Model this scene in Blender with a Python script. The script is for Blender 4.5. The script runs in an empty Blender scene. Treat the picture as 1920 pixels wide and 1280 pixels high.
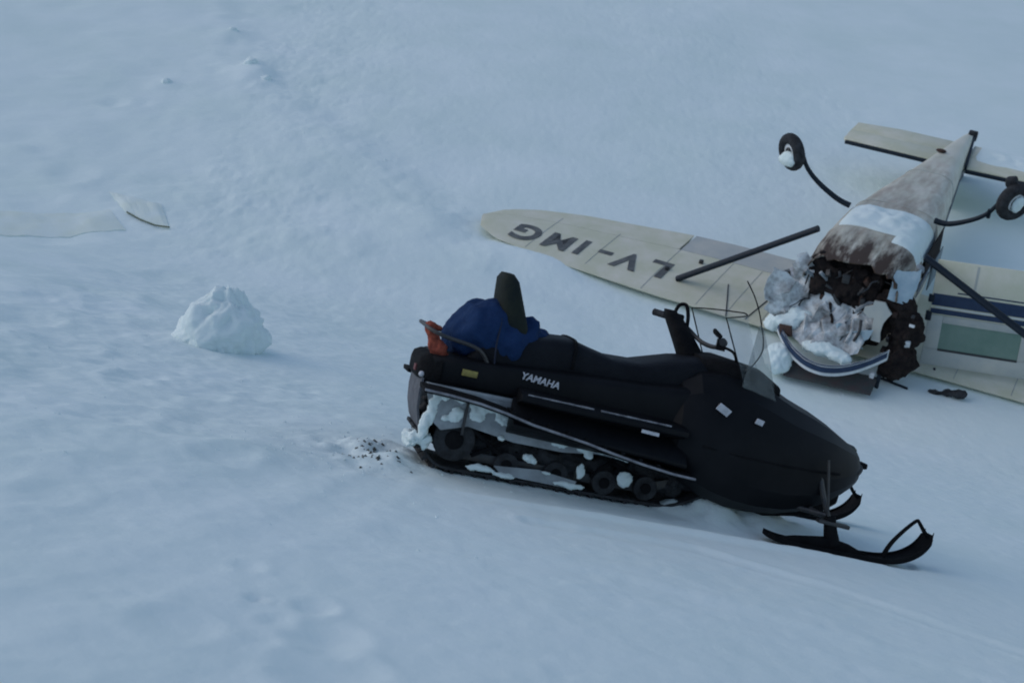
import bpy, bmesh, math, random
import numpy as np
from mathutils import Vector, Matrix, noise
random.seed(7)
rng = np.random.default_rng(11)
SC = bpy.context.scene
COL = SC.collection
PI = math.pi

# ------------------------------------------------------------ camera, sky, sun
PITCH = math.radians(14)
F = 2600 / 1920.0
cam_d = bpy.data.cameras.new('camera')
cam_d.sensor_width = 36
cam_d.lens = 36 * F
cam_d.clip_start = .05
cam_d.clip_end = 3000
cam_d.dof.use_dof = True
cam_d.dof.focus_distance = 9.5
cam_d.dof.aperture_fstop = 2.8
cam = bpy.data.objects.new('camera', cam_d)
COL.objects.link(cam)
cam.rotation_euler = (PI / 2 - PITCH, 0, 0)
SC.camera = cam
SUN_EL, SUN_AZ = math.radians(36), math.radians(-85)      # azimuth from +y towards +x
w = bpy.data.worlds.new('World')
SC.world = w
w.use_nodes = True
nt = w.node_tree
bg = nt.nodes['Background']
sky = nt.nodes.new('ShaderNodeTexSky')
sky.sky_type = 'NISHITA'
sky.sun_disc = False
sky.sun_elevation = SUN_EL
sky.sun_rotation = SUN_AZ
sky.air_density = 1.0
sky.dust_density = 1.0
sky.ozone_density = .1
nt.links.new(sky.outputs[0], bg.inputs[0])
bg.inputs[1].default_value = .135
sd = bpy.data.lights.new('sun', 'SUN')
sd.energy = .5
sd.angle = math.radians(90)
sd.color = (1, .95, .88)
sun = bpy.data.objects.new('sun', sd)
COL.objects.link(sun)
sv = Vector((math.cos(SUN_EL) * math.sin(SUN_AZ), math.cos(SUN_EL) * math.cos(SUN_AZ), math.sin(SUN_EL)))
sun.rotation_euler = sv.to_track_quat('Z', 'Y').to_euler()
SC.view_settings.view_transform = 'Standard'
SC.view_settings.look = 'None'
SC.view_settings.gamma = 1
SC.view_settings.exposure = .18
SC.view_settings.use_curve_mapping = False
SC.cycles.filter_width = 1.9
SC.cycles.max_bounces = 6

# ------------------------------------------------------------ frames of the two machines
MS = Matrix(((.9574, -.196, .2122, -.6917), (.1634, .9732, .1616, 7.1964), (-.2382, -.1201, .9638, -2.4492), (0, 0, 0, 1)))
MP = Matrix(((-.4585, .8852, .0795, 3.6111), (-.8692, -.428, -.2475, 14.6599), (-.1851, -.1826, .9656, -3.7075), (0, 0, 0, 1)))

# ------------------------------------------------------------ materials
def mat(name, col, rough=.6, metal=0, col2=None, scale=6, amount=.5, bump=0, bscale=40, spec=.5, detail=5, coat=0):
    m = bpy.data.materials.new(name)
    m.use_nodes = True
    t = m.node_tree
    b = t.nodes['Principled BSDF']
    b.inputs['Base Color'].default_value = (*col, 1)
    b.inputs['Roughness'].default_value = rough
    b.inputs['Metallic'].default_value = metal
    b.inputs['Specular IOR Level'].default_value = spec
    tc = t.nodes.new('ShaderNodeTexCoord')
    if col2:
        n = t.nodes.new('ShaderNodeTexNoise')
        n.inputs['Scale'].default_value = scale
        n.inputs['Detail'].default_value = detail
        n.inputs['Roughness'].default_value = .65
        t.links.new(tc.outputs['Object'], n.inputs['Vector'])
        r = t.nodes.new('ShaderNodeValToRGB')
        r.color_ramp.elements[0].position = .5 - .5 * (1 - amount) + .1
        r.color_ramp.elements[1].position = .72
        r.color_ramp.elements[0].color = (*col, 1)
        r.color_ramp.elements[1].color = (*col2, 1)
        t.links.new(n.outputs['Fac'], r.inputs[0])
        t.links.new(r.outputs[0], b.inputs['Base Color'])
    if bump:
        n2 = t.nodes.new('ShaderNodeTexNoise')
        n2.inputs['Scale'].default_value = bscale
        n2.inputs['Detail'].default_value = 6
        t.links.new(tc.outputs['Object'], n2.inputs['Vector'])
        bp = t.nodes.new('ShaderNodeBump')
        bp.inputs['Strength'].default_value = bump
        bp.inputs['Distance'].default_value = .02
        t.links.new(n2.outputs['Fac'], bp.inputs['Height'])
        t.links.new(bp.outputs[0], b.inputs['Normal'])
    return m

def snow_mat():
    m = bpy.data.materials.new('snow')
    m.use_nodes = True
    t = m.node_tree
    b = t.nodes['Principled BSDF']
    b.inputs['Roughness'].default_value = .85
    b.inputs['Specular IOR Level'].default_value = .15
    g = t.nodes.new('ShaderNodeNewGeometry')
    n = t.nodes.new('ShaderNodeTexNoise')
    n.inputs['Scale'].default_value = .7
    n.inputs['Detail'].default_value = 7
    n.inputs['Roughness'].default_value = .6
    t.links.new(g.outputs['Position'], n.inputs['Vector'])
    r = t.nodes.new('ShaderNodeValToRGB')
    r.color_ramp.elements[0].position = .3
    r.color_ramp.elements[1].position = .7
    r.color_ramp.elements[0].color = (.645, .765, .755, 1)
    r.color_ramp.elements[1].color = (.715, .815, .82, 1)
    t.links.new(n.outputs['Fac'], r.inputs[0])
    t.links.new(r.outputs[0], b.inputs['Base Color'])
    n1 = t.nodes.new('ShaderNodeTexNoise')
    n1.inputs['Scale'].default_value = 11
    n1.inputs['Detail'].default_value = 8
    n1.inputs['Roughness'].default_value = .62
    mp = t.nodes.new('ShaderNodeMapping')
    mp.inputs['Scale'].default_value = (1, 1.0, 1)
    t.links.new(g.outputs['Position'], mp.inputs[0])
    t.links.new(mp.outputs[0], n1.inputs['Vector'])
    bp = t.nodes.new('ShaderNodeBump')
    bp.inputs['Strength'].default_value = .26
    bp.inputs['Distance'].default_value = .03
    t.links.new(n1.outputs['Fac'], bp.inputs['Height'])
    t.links.new(bp.outputs[0], b.inputs['Normal'])
    return m

M = dict(
    snow=snow_mat(),
    black=mat('black_plastic', (.0035, .0045, .006), .55, col2=(.007, .008, .010), scale=5, bump=.12, bscale=30, spec=.14),
    gloss=mat('black_hood_paint', (.0035, .0045, .006), .50, col2=(.008, .009, .011), scale=4, bump=.05, bscale=12, spec=.13),
    matte=mat('matte_black', (.004, .0048, .006), .85, col2=(.011, .011, .012), scale=12, bump=.3, bscale=60, spec=.1),
    seat=mat('seat_vinyl', (.004, .0052, .008), .65, col2=(.009, .011, .015), scale=8, bump=.2, bscale=50, spec=.14),
    rubber=mat('rubber', (.012, .012, .013), .9, col2=(.05, .055, .06), scale=14, amount=.35, bump=.4, bscale=60, spec=.2),
    alu=mat('dull_aluminium', (.36, .41, .44), .7, .05, col2=(.16, .18, .19), scale=5, amount=.35, bump=.2, bscale=30),
    steel=mat('dark_steel', (.035, .04, .045), .5, .5, col2=(.07, .065, .06), scale=15, bump=.1),
    edge=mat('edge_trim', (.26, .27, .29), .55, .1, col2=(.06, .06, .07), scale=16, amount=.6),
    white=mat('white_label', (.55, .56, .60), .6, col2=(.35, .36, .38), scale=30),
    yellow=mat('yellow_label', (.34, .29, .07), .6, col2=(.12, .09, .03), scale=35),
    blue=mat('blue_fabric', (.010, .027, .078), .9, col2=(.014, .038, .105), scale=10, bump=.5, bscale=26, spec=.1),
    olive=mat('olive_pad', (.010, .015, .016), .85, col2=(.022, .027, .019), scale=9, bump=.2, bscale=40, spec=.15),
    orange=mat('orange_cloth', (.30, .075, .045), .8, col2=(.10, .025, .02), scale=25, bump=.4, spec=.15),
    cream=mat('cream_paint', (.56, .565, .42), .5, col2=(.68, .66, .56), scale=2.4, amount=.6, bump=.05, bscale=8, spec=.3),
    cream2=mat('grey_cream_paint', (.40, .43, .41), .5, col2=(.52, .52, .46), scale=3, bump=.05, bscale=8, spec=.3),
    trimblue=mat('navy_paint', (.010, .028, .070), .45, col2=(.02, .045, .10), scale=14, spec=.4),
    paleblue=mat('pale_blue_paint', (.36, .47, .52), .5, col2=(.26, .37, .44), scale=8),
    white_paint=mat('white_paint', (.66, .69, .70), .5, col2=(.5, .55, .56), scale=9, bump=.3, bscale=14),
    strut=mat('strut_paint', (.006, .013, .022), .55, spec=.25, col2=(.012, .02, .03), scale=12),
    letter=mat('faded_black_paint', (.008, .011, .018), .7, col2=(.16, .17, .16), scale=6, amount=.22),
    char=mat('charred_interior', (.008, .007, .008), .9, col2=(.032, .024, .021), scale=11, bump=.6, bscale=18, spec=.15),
    brown=mat('rust_brown', (.06, .028, .018), .8, col2=(.02, .012, .01), scale=16, bump=.3),
    green=mat('green_tinted_glass', (.13, .22, .175), .35, col2=(.20, .28, .23), scale=3, spec=.4),
    dirty=mat('sooty_white_paint', (.62, .66, .67), .55, col2=(.07, .055, .045), scale=6.5, amount=.62, bump=.4, bscale=16, detail=8),
    darkglass=mat('dark_window', (.012, .02, .022), .2, col2=(.03, .05, .05), scale=5),
    red=mat('dull_red', (.12, .03, .03), .7),
)

def fuselage_mat():
    """cream paint, brown oil streaks spread over the belly behind the torn nose"""
    m = mat('oil_stained_cream_paint', (.56, .57, .47), .55, col2=(.66, .64, .56), scale=2.2, bump=.08, bscale=7, spec=.3)
    t = m.node_tree
    b = t.nodes['Principled BSDF']
    base = b.inputs['Base Color'].links[0].from_socket
    tc = t.nodes.new('ShaderNodeTexCoord')
    sp = t.nodes.new('ShaderNodeSeparateXYZ')
    t.links.new(tc.outputs['Object'], sp.inputs[0])
    mp = t.nodes.new('ShaderNodeMapping')
    mp.inputs['Scale'].default_value = (1.0, 4.5, 4.5)
    t.links.new(tc.outputs['Object'], mp.inputs[0])
    n = t.nodes.new('ShaderNodeTexNoise')
    n.inputs['Scale'].default_value = 1.6
    n.inputs['Detail'].default_value = 7
    n.inputs['Roughness'].default_value = .65
    t.links.new(mp.outputs[0], n.inputs['Vector'])
    def rng_(sock, a, b_, c, d):
        r = t.nodes.new('ShaderNodeMapRange')
        r.inputs['From Min'].default_value = a
        r.inputs['From Max'].default_value = b_
        r.inputs['To Min'].default_value = c
        r.inputs['To Max'].default_value = d
        t.links.new(sock, r.inputs[0])
        return r.outputs[0]
    def mth(op, a, b_):
        k = t.nodes.new('ShaderNodeMath')
        k.operation = op
        k.use_clamp = True
        for i, v in enumerate((a, b_)):
            if isinstance(v, (int, float)):
                k.inputs[i].default_value = v
            else:
                t.links.new(v, k.inputs[i])
        return k.outputs[0]
    front = rng_(sp.outputs[0], -.75, .20, 0, .85)      # heavier towards the engine
    low = rng_(sp.outputs[0], -5.0, -1.0, .03, .22)     # a thin film along the belly
    amt = mth('MAXIMUM', front, low)
    belly = rng_(sp.outputs[2], .55, 1.0, .15, 1)
    mid = mth('SUBTRACT', 1.05, mth('POWER', mth('MULTIPLY', mth('ABSOLUTE', mth('SUBTRACT', sp.outputs[1], 0.0), 0), 1.9), 3.0))
    mask = mth('MULTIPLY', mth('MULTIPLY', amt, belly), rng_(n.outputs['Fac'], .33, .62, .1, 2.0))
    n3 = t.nodes.new('ShaderNodeTexNoise')
    n3.inputs['Scale'].default_value = 2.6
    n3.inputs['Detail'].default_value = 6
    t.links.new(mp.outputs[0], n3.inputs['Vector'])
    film = mth('MULTIPLY', mth('MULTIPLY', rng_(n3.outputs['Fac'], .42, .68, 0, .50), rng_(sp.outputs[0], -6.0, -3.8, 0, 1)), rng_(sp.outputs[2], .70, .95, 0, 1))
    m0 = t.nodes.new('ShaderNodeMix')
    m0.data_type = 'RGBA'
    t.links.new(film, m0.inputs['Factor'])
    t.links.new(base, m0.inputs['A'])
    m0.inputs['B'].default_value = (.33, .235, .165, 1)
    mx = t.nodes.new('ShaderNodeMix')
    mx.data_type = 'RGBA'
    t.links.new(mask, mx.inputs['Factor'])
    t.links.new(m0.outputs['Result'], mx.inputs['A'])
    mx.inputs['B'].default_value = (.055, .034, .021, 1)
    t.links.new(mx.outputs['Result'], b.inputs['Base Color'])
    return m
M['fuse'] = fuselage_mat()

def clear_mat(name, col, alpha, rough=.25):
    m = mat(name, col, rough, col2=tuple(c * 1.8 for c in col), scale=9)
    b = m.node_tree.nodes['Principled BSDF']
    b.inputs['Alpha'].default_value = alpha
    return m
M['screen'] = clear_mat('scratched_clear_plastic', (.20, .24, .26), .10)
M['screen_side'] = clear_mat('grimy_clear_plastic', (.12, .14, .14), .30)

# ------------------------------------------------------------ mesh helpers
def finish(me, smooth=35):
    if smooth:
        me.polygons.foreach_set('use_smooth', [True] * len(me.polygons))
        me.set_sharp_from_angle(angle=math.radians(smooth))
    return me

def obj(name, me, m, parent=None, smooth=35, bevel=0, segs=2, label=None, kind=None):
    if isinstance(me, bmesh.types.BMesh):
        bm = me
        bmesh.ops.recalc_face_normals(bm, faces=bm.faces)
        if bevel:
            es = [e for e in bm.edges if len(e.link_faces) == 2 and e.calc_face_angle(0) > math.radians(35)]
            bmesh.ops.bevel(bm, geom=es, offset=bevel, segments=segs, affect='EDGES', profile=.5, clamp_overlap=True)
        me = bpy.data.meshes.new(name)
        bm.to_mesh(me)
        bm.free()
    finish(me, smooth)
    me.materials.clear()
    me.materials.append(m)
    o = bpy.data.objects.new(name, me)
    COL.objects.link(o)
    if parent:
        o.parent = parent
    if label:
        o['label'] = label
    if kind:
        o['kind'] = kind
    return o

def thing(name, label, cat, matrix=None, group=None):
    o = bpy.data.objects.new(name, None)
    o.empty_display_size = .3
    COL.objects.link(o)
    if matrix is not None:
        o.matrix_world = matrix
    o['label'] = label
    o['category'] = cat
    if group:
        o['group'] = group
    return o

def tag(o, label, cat, group=None):
    o['label'] = label
    o['category'] = cat
    if group:
        o['group'] = group
    return o

def BM():
    return bmesh.new()

def box(bm, c, s, rot=None):
    r = bmesh.ops.create_cube(bm, size=1)
    mt = Matrix.Translation(c) @ (rot.to_4x4() if rot is not None else Matrix()) @ Matrix.Diagonal((*s, 1))
    bmesh.ops.transform(bm, matrix=mt, verts=r['verts'])
    return bm

def bar(bm, a, b, wd, th, up=(0, 0, 1)):
    a, b = Vector(a), Vector(b)
    d = (b - a)
    x = d.normalized()
    y = Vector(up).cross(x).normalized()
    z = x.cross(y)
    return box(bm, (a + b) / 2, (d.length, wd, th), Matrix((x, y, z)).transposed())

def tube(bm, pts, r, n=10, caps=True):
    pts = [Vector(p) for p in pts]
    rs = r if isinstance(r, (list, tuple)) else [r] * len(pts)
    rings = []
    nrm = None
    for i, p in enumerate(pts):
        d = (pts[min(i + 1, len(pts) - 1)] - pts[max(i - 1, 0)]).normalized()
        if nrm is None:
            nrm = d.orthogonal().normalized()
        nrm = (nrm - d * nrm.dot(d)).normalized()
        bn = d.cross(nrm)
        rings.append([bm.verts.new(p + rs[i] * (math.cos(2 * PI * k / n) * nrm + math.sin(2 * PI * k / n) * bn)) for k in range(n)])
    for a, b in zip(rings, rings[1:]):
        for k in range(n):
            bm.faces.new((a[k], a[(k + 1) % n], b[(k + 1) % n], b[k]))
    if caps:
        bm.faces.new(rings[0])
        bm.faces.new(rings[-1][::-1])
    return bm

def shell(bm, th):
    """give an open sheet real thickness: a second skin th behind the first, edges closed"""
    bm.normal_update()
    vs, fs = bm.verts[:], bm.faces[:]
    rim = [e for e in bm.edges if len(e.link_faces) == 1]
    pairs = [(e.verts[0], e.verts[1]) for e in rim]
    new = {v: bm.verts.new(v.co - v.normal * th) for v in vs}
    for f in fs:
        bm.faces.new([new[v] for v in reversed(f.verts)])
    for a, b in pairs:
        try:
            bm.faces.new((a, b, new[b], new[a]))
        except ValueError:
            pass

def smooth_path(pts, n=6):
    pts = [Vector(p) for p in pts]
    out = []
    P = [pts[0]] + pts + [pts[-1]]
    for i in range(1, len(P) - 2):
        for k in range(n):
            t = k / n
            a, b, c, d = P[i - 1], P[i], P[i + 1], P[i + 2]
            out.append(.5 * ((2 * b) + (c - a) * t + (2 * a - 5 * b + 4 * c - d) * t * t + (3 * b - a - 3 * c + d) * t ** 3))
    out.append(pts[-1])
    return out

def loft(bm, rings, closed=True, cap0=True, cap1=True):
    R = [[bm.verts.new(p) for p in ring] for ring in rings]
    n = len(R[0])
    for a, b in zip(R, R[1:]):
        for k in range(n if closed else n - 1):
            bm.faces.new((a[k], a[(k + 1) % n], b[(k + 1) % n], b[k]))
    if cap0 and closed:
        bm.faces.new(R[0])
    if cap1 and closed:
        bm.faces.new(R[-1][::-1])
    return R

def srect(hw, z0, z1, e=3.2, n=28, yc=0):
    zc, hz = (z0 + z1) / 2, (z1 - z0) / 2
    out = []
    for k in range(n):
        a = 2 * PI * k / n
        c, s = math.cos(a), math.sin(a)
        out.append((yc + hw * math.copysign(abs(c) ** (2 / e), c), zc + hz * math.copysign(abs(s) ** (2 / e), s)))
    return out

def prism_xz(bm, pts, y0, y1):
    """a side outline (x, z) given its width from y0 to y1"""
    a = [bm.verts.new((x, y0, z)) for x, z in pts]
    b = [bm.verts.new((x, y1, z)) for x, z in pts]
    n = len(pts)
    bm.faces.new(a)
    bm.faces.new(b[::-1])
    for k in range(n):
        bm.faces.new((a[k], b[k], b[(k + 1) % n], a[(k + 1) % n]))
    return bm

def cyl_y(bm, c, r, wd, n=20):
    r_ = bmesh.ops.create_cone(bm, cap_ends=True, segments=n, radius1=r, radius2=r, depth=wd)
    bmesh.ops.transform(bm, matrix=Matrix.Translation(c) @ Matrix.Rotation(PI / 2, 4, 'X'), verts=r_['verts'])
    return bm

def jitter(bm, amp, scale, seed=0, verts=None):
    for v in (verts or bm.verts):
        v.co += amp * Vector(noise.noise_vector(v.co * scale + Vector((seed, seed * 1.7, 3.1))))
    return bm

def blob(balls, voxel=.02, amp=.02, scale=8, seed=0, fold=None):
    """balls melted into one skin, with folds"""
    bm = BM()
    for c, r in balls:
        q = bmesh.ops.create_icosphere(bm, subdivisions=3, radius=1)
        bmesh.ops.transform(bm, matrix=Matrix.Translation(c) @ Matrix.Diagonal((*r, 1)), verts=q['verts'])
    me = bpy.data.meshes.new('tmp')
    bm.to_mesh(me)
    bm.free()
    o = bpy.data.objects.new('tmp', me)
    COL.objects.link(o)
    md = o.modifiers.new('r', 'REMESH')
    md.mode = 'VOXEL'
    md.voxel_size = voxel
    sm = o.modifiers.new('s', 'SMOOTH')
    sm.iterations = 4
    dg = bpy.context.evaluated_depsgraph_get()
    me2 = bpy.data.meshes.new_from_object(o.evaluated_get(dg))
    bpy.data.objects.remove(o)
    bm = BM()
    bm.from_mesh(me2)
    bm.normal_update()
    for v in bm.verts:
        h = noise.fractal(v.co * scale + Vector((seed, 0, 0)), .8, 2.1, 4)
        if fold:
            h += fold * math.sin(v.co.x * 38 + 5 * noise.noise(v.co * 6)) * .5
        v.co += v.normal * amp * h
    return bm

def text_mesh(body, size, extrude=.002, shear=0, offset=0, sx=1):
    c = bpy.data.curves.new('t', 'FONT')
    c.body = body
    c.size = size
    c.extrude = extrude
    c.shear = shear
    c.offset = offset
    c.align_x = 'CENTER'
    c.align_y = 'CENTER'
    o = bpy.data.objects.new('t', c)
    COL.objects.link(o)
    dg = bpy.context.evaluated_depsgraph_get()
    me = bpy.data.meshes.new_from_object(o.evaluated_get(dg))
    bpy.data.objects.remove(o)
    me.transform(Matrix.Diagonal((sx, 1, 1, 1)))
    return me

# ------------------------------------------------------------ the snow slope
def vnoise(x, y, seed):
    xi, yi = np.floor(x).astype(np.int64), np.floor(y).astype(np.int64)
    fx, fy = x - xi, y - yi
    fx, fy = fx * fx * fx * (fx * (fx * 6 - 15) + 10), fy * fy * fy * (fy * (fy * 6 - 15) + 10)
    def h(i, j):
        n = (i * 374761393 + j * 668265263 + seed * 974711) & 0xffffffff
        n = ((n ^ (n >> 13)) * 1274126177) & 0xffffffff
        return ((n ^ (n >> 16)) & 0xffff) / 32767.5 - 1
    a, b, c, d = h(xi, yi), h(xi + 1, yi), h(xi, yi + 1), h(xi + 1, yi + 1)
    return (a * (1 - fx) + b * fx) * (1 - fy) + (c * (1 - fx) + d * fx) * fy

def fbm(x, y, s, seed, o=4, g=.5):
    t, a = 0, 1
    for k in range(o):
        c, sn = math.cos(k * 1.3), math.sin(k * 1.3)
        t = t + a * vnoise((x * c - y * sn) * s, (x * sn + y * c) * s, seed + k)
        s, a = s * 2.03, a * g
    return t

def ray(px, py):
    d = Vector(((px - 960) / 2600, (640 - py) / 2600, -1))
    return (Matrix.Rotation(PI / 2 - PITCH, 3, 'X') @ d).normalized()

def base_height(x, y):
    a = -1.395 - .22 * x - .168 * y
    b = -7.168 - .082 * x + .256 * y - .12
    k = .4
    z = .5 * (a + b + np.sqrt((a - b) ** 2 + k * k))
    return z

def local(mt, x, y, z):
    i = mt.inverted()
    return (i[0][0] * x + i[0][1] * y + i[0][2] * z + i[0][3], i[1][0] * x + i[1][1] * y + i[1][2] * z + i[1][3])

def at(px, py, hf=base_height):
    d = ray(px, py)
    lo, hi = 1.0, 200.0
    t = 1.0
    while t < 200:
        p = d * t
        if p.z < float(hf(np.array(p.x), np.array(p.y))):
            break
        t *= 1.01
    lo, hi = t / 1.01, t
    for _ in range(20):
        m_ = (lo + hi) / 2
        p = d * m_
        if p.z < float(hf(np.array(p.x), np.array(p.y))):
            hi = m_
        else:
            lo = m_
    return d * hi

def seg_dist(x, y, a, b):
    ax, ay, bx, by = a[0], a[1], b[0], b[1]
    t = np.clip(((x - ax) * (bx - ax) + (y - ay) * (by - ay)) / ((bx - ax) ** 2 + (by - ay) ** 2), 0, 1)
    dx, dy = x - (ax + t * (bx - ax)), y - (ay + t * (by - ay))
    side = (bx - ax) * (y - ay) - (by - ay) * (x - ax)
    return np.sqrt(dx * dx + dy * dy), np.sign(side), t

CREASE = [at(*p) for p in ((395, -60), (430, 20), (500, 145), (560, 200), (640, 262), (715, 318), (800, 385), (900, 470))]
PITS = [(at(*p), r, d) for p, r, d in (
    ((612, 1180), .10, .035), ((590, 1125), .06, .03), ((620, 1245), .13, .035), ((520, 1150), .05, .02), ((478, 1108), .03, .03), ((465, 1052), .05, .02),
    ((215, 185), .16, .09), ((268, 188), .12, .04), ((55, 250), .25, .05), ((85, 270), .2, .05), ((130, 320), .25, .05), ((330, 1160), .1, .02),
    ((250, 420), .3, .03), ((420, 860), .12, .03), ((450, 855), .1, .02), ((90, 920), .1, .02), ((380, 730), .12, .03), ((480, 735), .1, .03), ((560, 720), .1, .025),
    ((240, 700), .12, .04), ((40, 585), .2, .05), ((110, 635), .2, .04), ((170, 545), .3, .05), ((270, 695), .1, .03), ((300, 520), .2, .03))]
GROOVES = [([at(*p) for p in q], wd, dp) for q, wd, dp in (
    (((1000, 975), (1300, 1025), (1560, 1098), (1760, 1165), (1990, 1240)), .06, .009),
    (((760, 1000), (1050, 1060), (1400, 1150), (1700, 1235), (1990, 1320)), .13, .006),
    (((-60, 1010), (200, 965), (480, 900), (700, 850)), .13, .005),
    (((-60, 1160), (260, 1075), (560, 980), (760, 880)), .11, .005),
    (((350, 700), (180, 790), (-60, 880)), .12, .005))]
HEAPS = [(at(*p), r, d) for p, r, d in (
    ((435, 62), .3, .06), ((470, 138), .4, .07), ((310, 150), .25, .05), ((60, 540), .5, .06), ((460, 840), .25, .03), ((720, 800), .25, .03),
    ((660, 470), .3, .05), ((560, 440), .4, .04), ((330, 600), .5, .03))]

def height(x, y):
    z = base_height(x, y)
    far = np.clip((np.hypot(x, y - 10) - 30) / 60, 0, 1)
    # local frames
    sx, sy = local(MS, x, y, z)
    qx, qy = local(MP, x, y, z)
    near_s = np.exp(-((np.clip(np.abs(sx - 1.5) - 1.7, 0, None)) ** 2 + (np.clip(np.abs(sy) - .7, 0, None)) ** 2) / .12)
    near_p = np.exp(-((np.clip(np.abs(qx + 1) - 1.8, 0, None)) ** 2 + (np.clip(np.abs(qy) - 5.2, 0, None)) ** 2) / .5)
    calm = 1 - .85 * np.maximum(near_s, near_p)
    # broad swell, hummocks, small crust
    d = np.hypot(x, y)
    left = 1 / (1 + np.exp((x + .12 * y - .3) / .6))
    front = 1 - .5 / (1 + np.exp((y - 6.2) / .5))
    churn = .45 + .55 / (1 + np.exp(-5 * (fbm(x, y, .35, 5, 3) - .05)))
    z = z + calm * (.06 * fbm(x, y, .16, 1, 3) + .022 * front * churn * (.5 + left) * fbm(x, y * .75, 1.1, 9, 5, .55))
    z = z + calm * .0075 * front * (.5 + left) * churn * fbm(x, y * 1.3, 4.3, 17, 4, .55)
    z = z + .0024 * fbm(x, y, 12, 31, 3) * (1 - far)
    # wind-packed ripples across the slope
    z = z + calm * .006 * left * np.sin((y + .35 * x) * 4.2 + 2.5 * fbm(x, y, .8, 3, 2))
    # the crease where two faces of the slope meet
    best = np.full_like(z, 1e9)
    sg0 = np.zeros_like(z)
    for i_, (a, b) in enumerate(zip(CREASE, CREASE[1:])):
        dd, sd_, t_ = seg_dist(x, y, a, b)
        perp = ((b[0] - a[0]) * (y - a[1]) - (b[1] - a[1]) * (x - a[0])) / math.hypot(b[0] - a[0], b[1] - a[1])
        val = dd * sd_
        if i_ == len(CREASE) - 2:
            val = np.where(t_ >= 1, perp, val)
        if i_ == 0:
            val = np.where(t_ <= 0, perp, val)
        upd = dd < best
        best = np.where(upd, dd, best)
        sg0 = np.where(upd, val, sg0)
    fade = np.clip((y - 11) / 5, 0, 1)
    sg = sg0 + .10 * fbm(x, y, 1.2, 23, 2)
    z = z + fade * np.exp(-(best / 3.0) ** 2) * (.042 * np.tanh(sg / .30) * -1 + .016 * np.exp(-(sg / .4) ** 2))
    z = z + fade * .018 * np.exp(-(best / .8) ** 2) * fbm(x, y, 2.4, 41, 3)
    # old ski and track lines pressed into the slope below the snowmobile
    for L_, wd, dp in GROOVES:
        bd = np.full_like(z, 1e9)
        for a, b in zip(L_, L_[1:]):
            dd, _, _ = seg_dist(x, y, a, b)
            bd = np.minimum(bd, dd)
        z = z - dp * np.exp(-(bd / wd) ** 4) + .5 * dp * np.exp(-((bd - wd * 1.5) / (wd * .5)) ** 2)
    for p, r, dp in PITS:
        e = ((x - p.x) ** 2 + ((y - p.y) * .8) ** 2) / (r * r)
        dp = dp * .6
        z = z - dp * np.exp(-e) + .35 * dp * np.exp(-(np.sqrt(e) - 1.5) ** 2 / .12)
    for p, r, dp in HEAPS:
        z = z + dp * np.exp(-((x - p.x) ** 2 + (y - p.y) ** 2) / (r * r) * (1 + .5 * vnoise(x * 6, y * 6, 3)))
    # snow pressed up along the track and ski of the snowmobile
    def g(u, v, cu, cv, ru, rv):
        return np.exp(-((u - cu) / ru) ** 2 - ((v - cv) / rv) ** 2)
    rough = 1 + .5 * fbm(x, y, 7, 51, 3)
    z = z + .012 * rough * np.exp(-(np.clip(np.abs(sx - .95) - .75, 0, None) / .22) ** 2) * np.exp(-((sy + .02) / .33) ** 2)
    z = z + .10 * rough * g(sx, sy, 2.05, -.05, .38, .20)
    z = z + .07 * rough * g(sx, sy, 1.85, -.18, .25, .12)
    z = z + .05 * rough * g(sx, sy, -.02, .02, .16, .33)
    z = z + .028 * np.exp(-((sy + .66) / .05) ** 2) * (1 / (1 + np.exp((sx - 2.6) / .15))) * (1 / (1 + np.exp(-(sx - .5) / .3)))
    z = z - .018 * np.exp(-((sy + .5) / .09) ** 2) * (sx < 2.95) * (1 / (1 + np.exp(-(sx - 1.6) / .2)))
    # churned patch behind the track
    ch = g(sx, sy, -.18, -.1, .30, .40)
    z = z + .022 * ch * fbm(x, y, 9, 61, 4, .6)
    # snow drifted over the front edge of the far wing, and hollow in front of the nose
    z = z + .135 * g(qx, qy, .02, -3.75, .42, .72) * (1 + .15 * fbm(x, y, 2, 71, 2))
    z = z + .05 * g(qx, qy, -.2, -5.3, .6, .35)
    z = z - .10 * g(qx, qy, 1.3, .1, .9, 1.0)
    z = z + .16 * g(qx, qy, -2.6, 1.6, .9, 1.2) * (1 + .2 * fbm(x, y, 2, 81, 3))
    z = z + .05 * far * fbm(x, y, .05, 91, 3) * 20
    return z

def axis(segs):
    out = []
    for a, b, s0, s1 in segs:
        v, k = a, 0
        n = max(2, int(round(2 * (b - a) / (s0 + s1))))
        t = np.linspace(0, 1, n, endpoint=False)
        q = s1 / s0
        if abs(q - 1) < .01:
            out.append(a + (b - a) * t)
        else:
            out.append(a + (b - a) * (np.power(q, t) - 1) / (q - 1))
    out.append(np.array([segs[-1][1]]))
    return np.concatenate(out)

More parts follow.
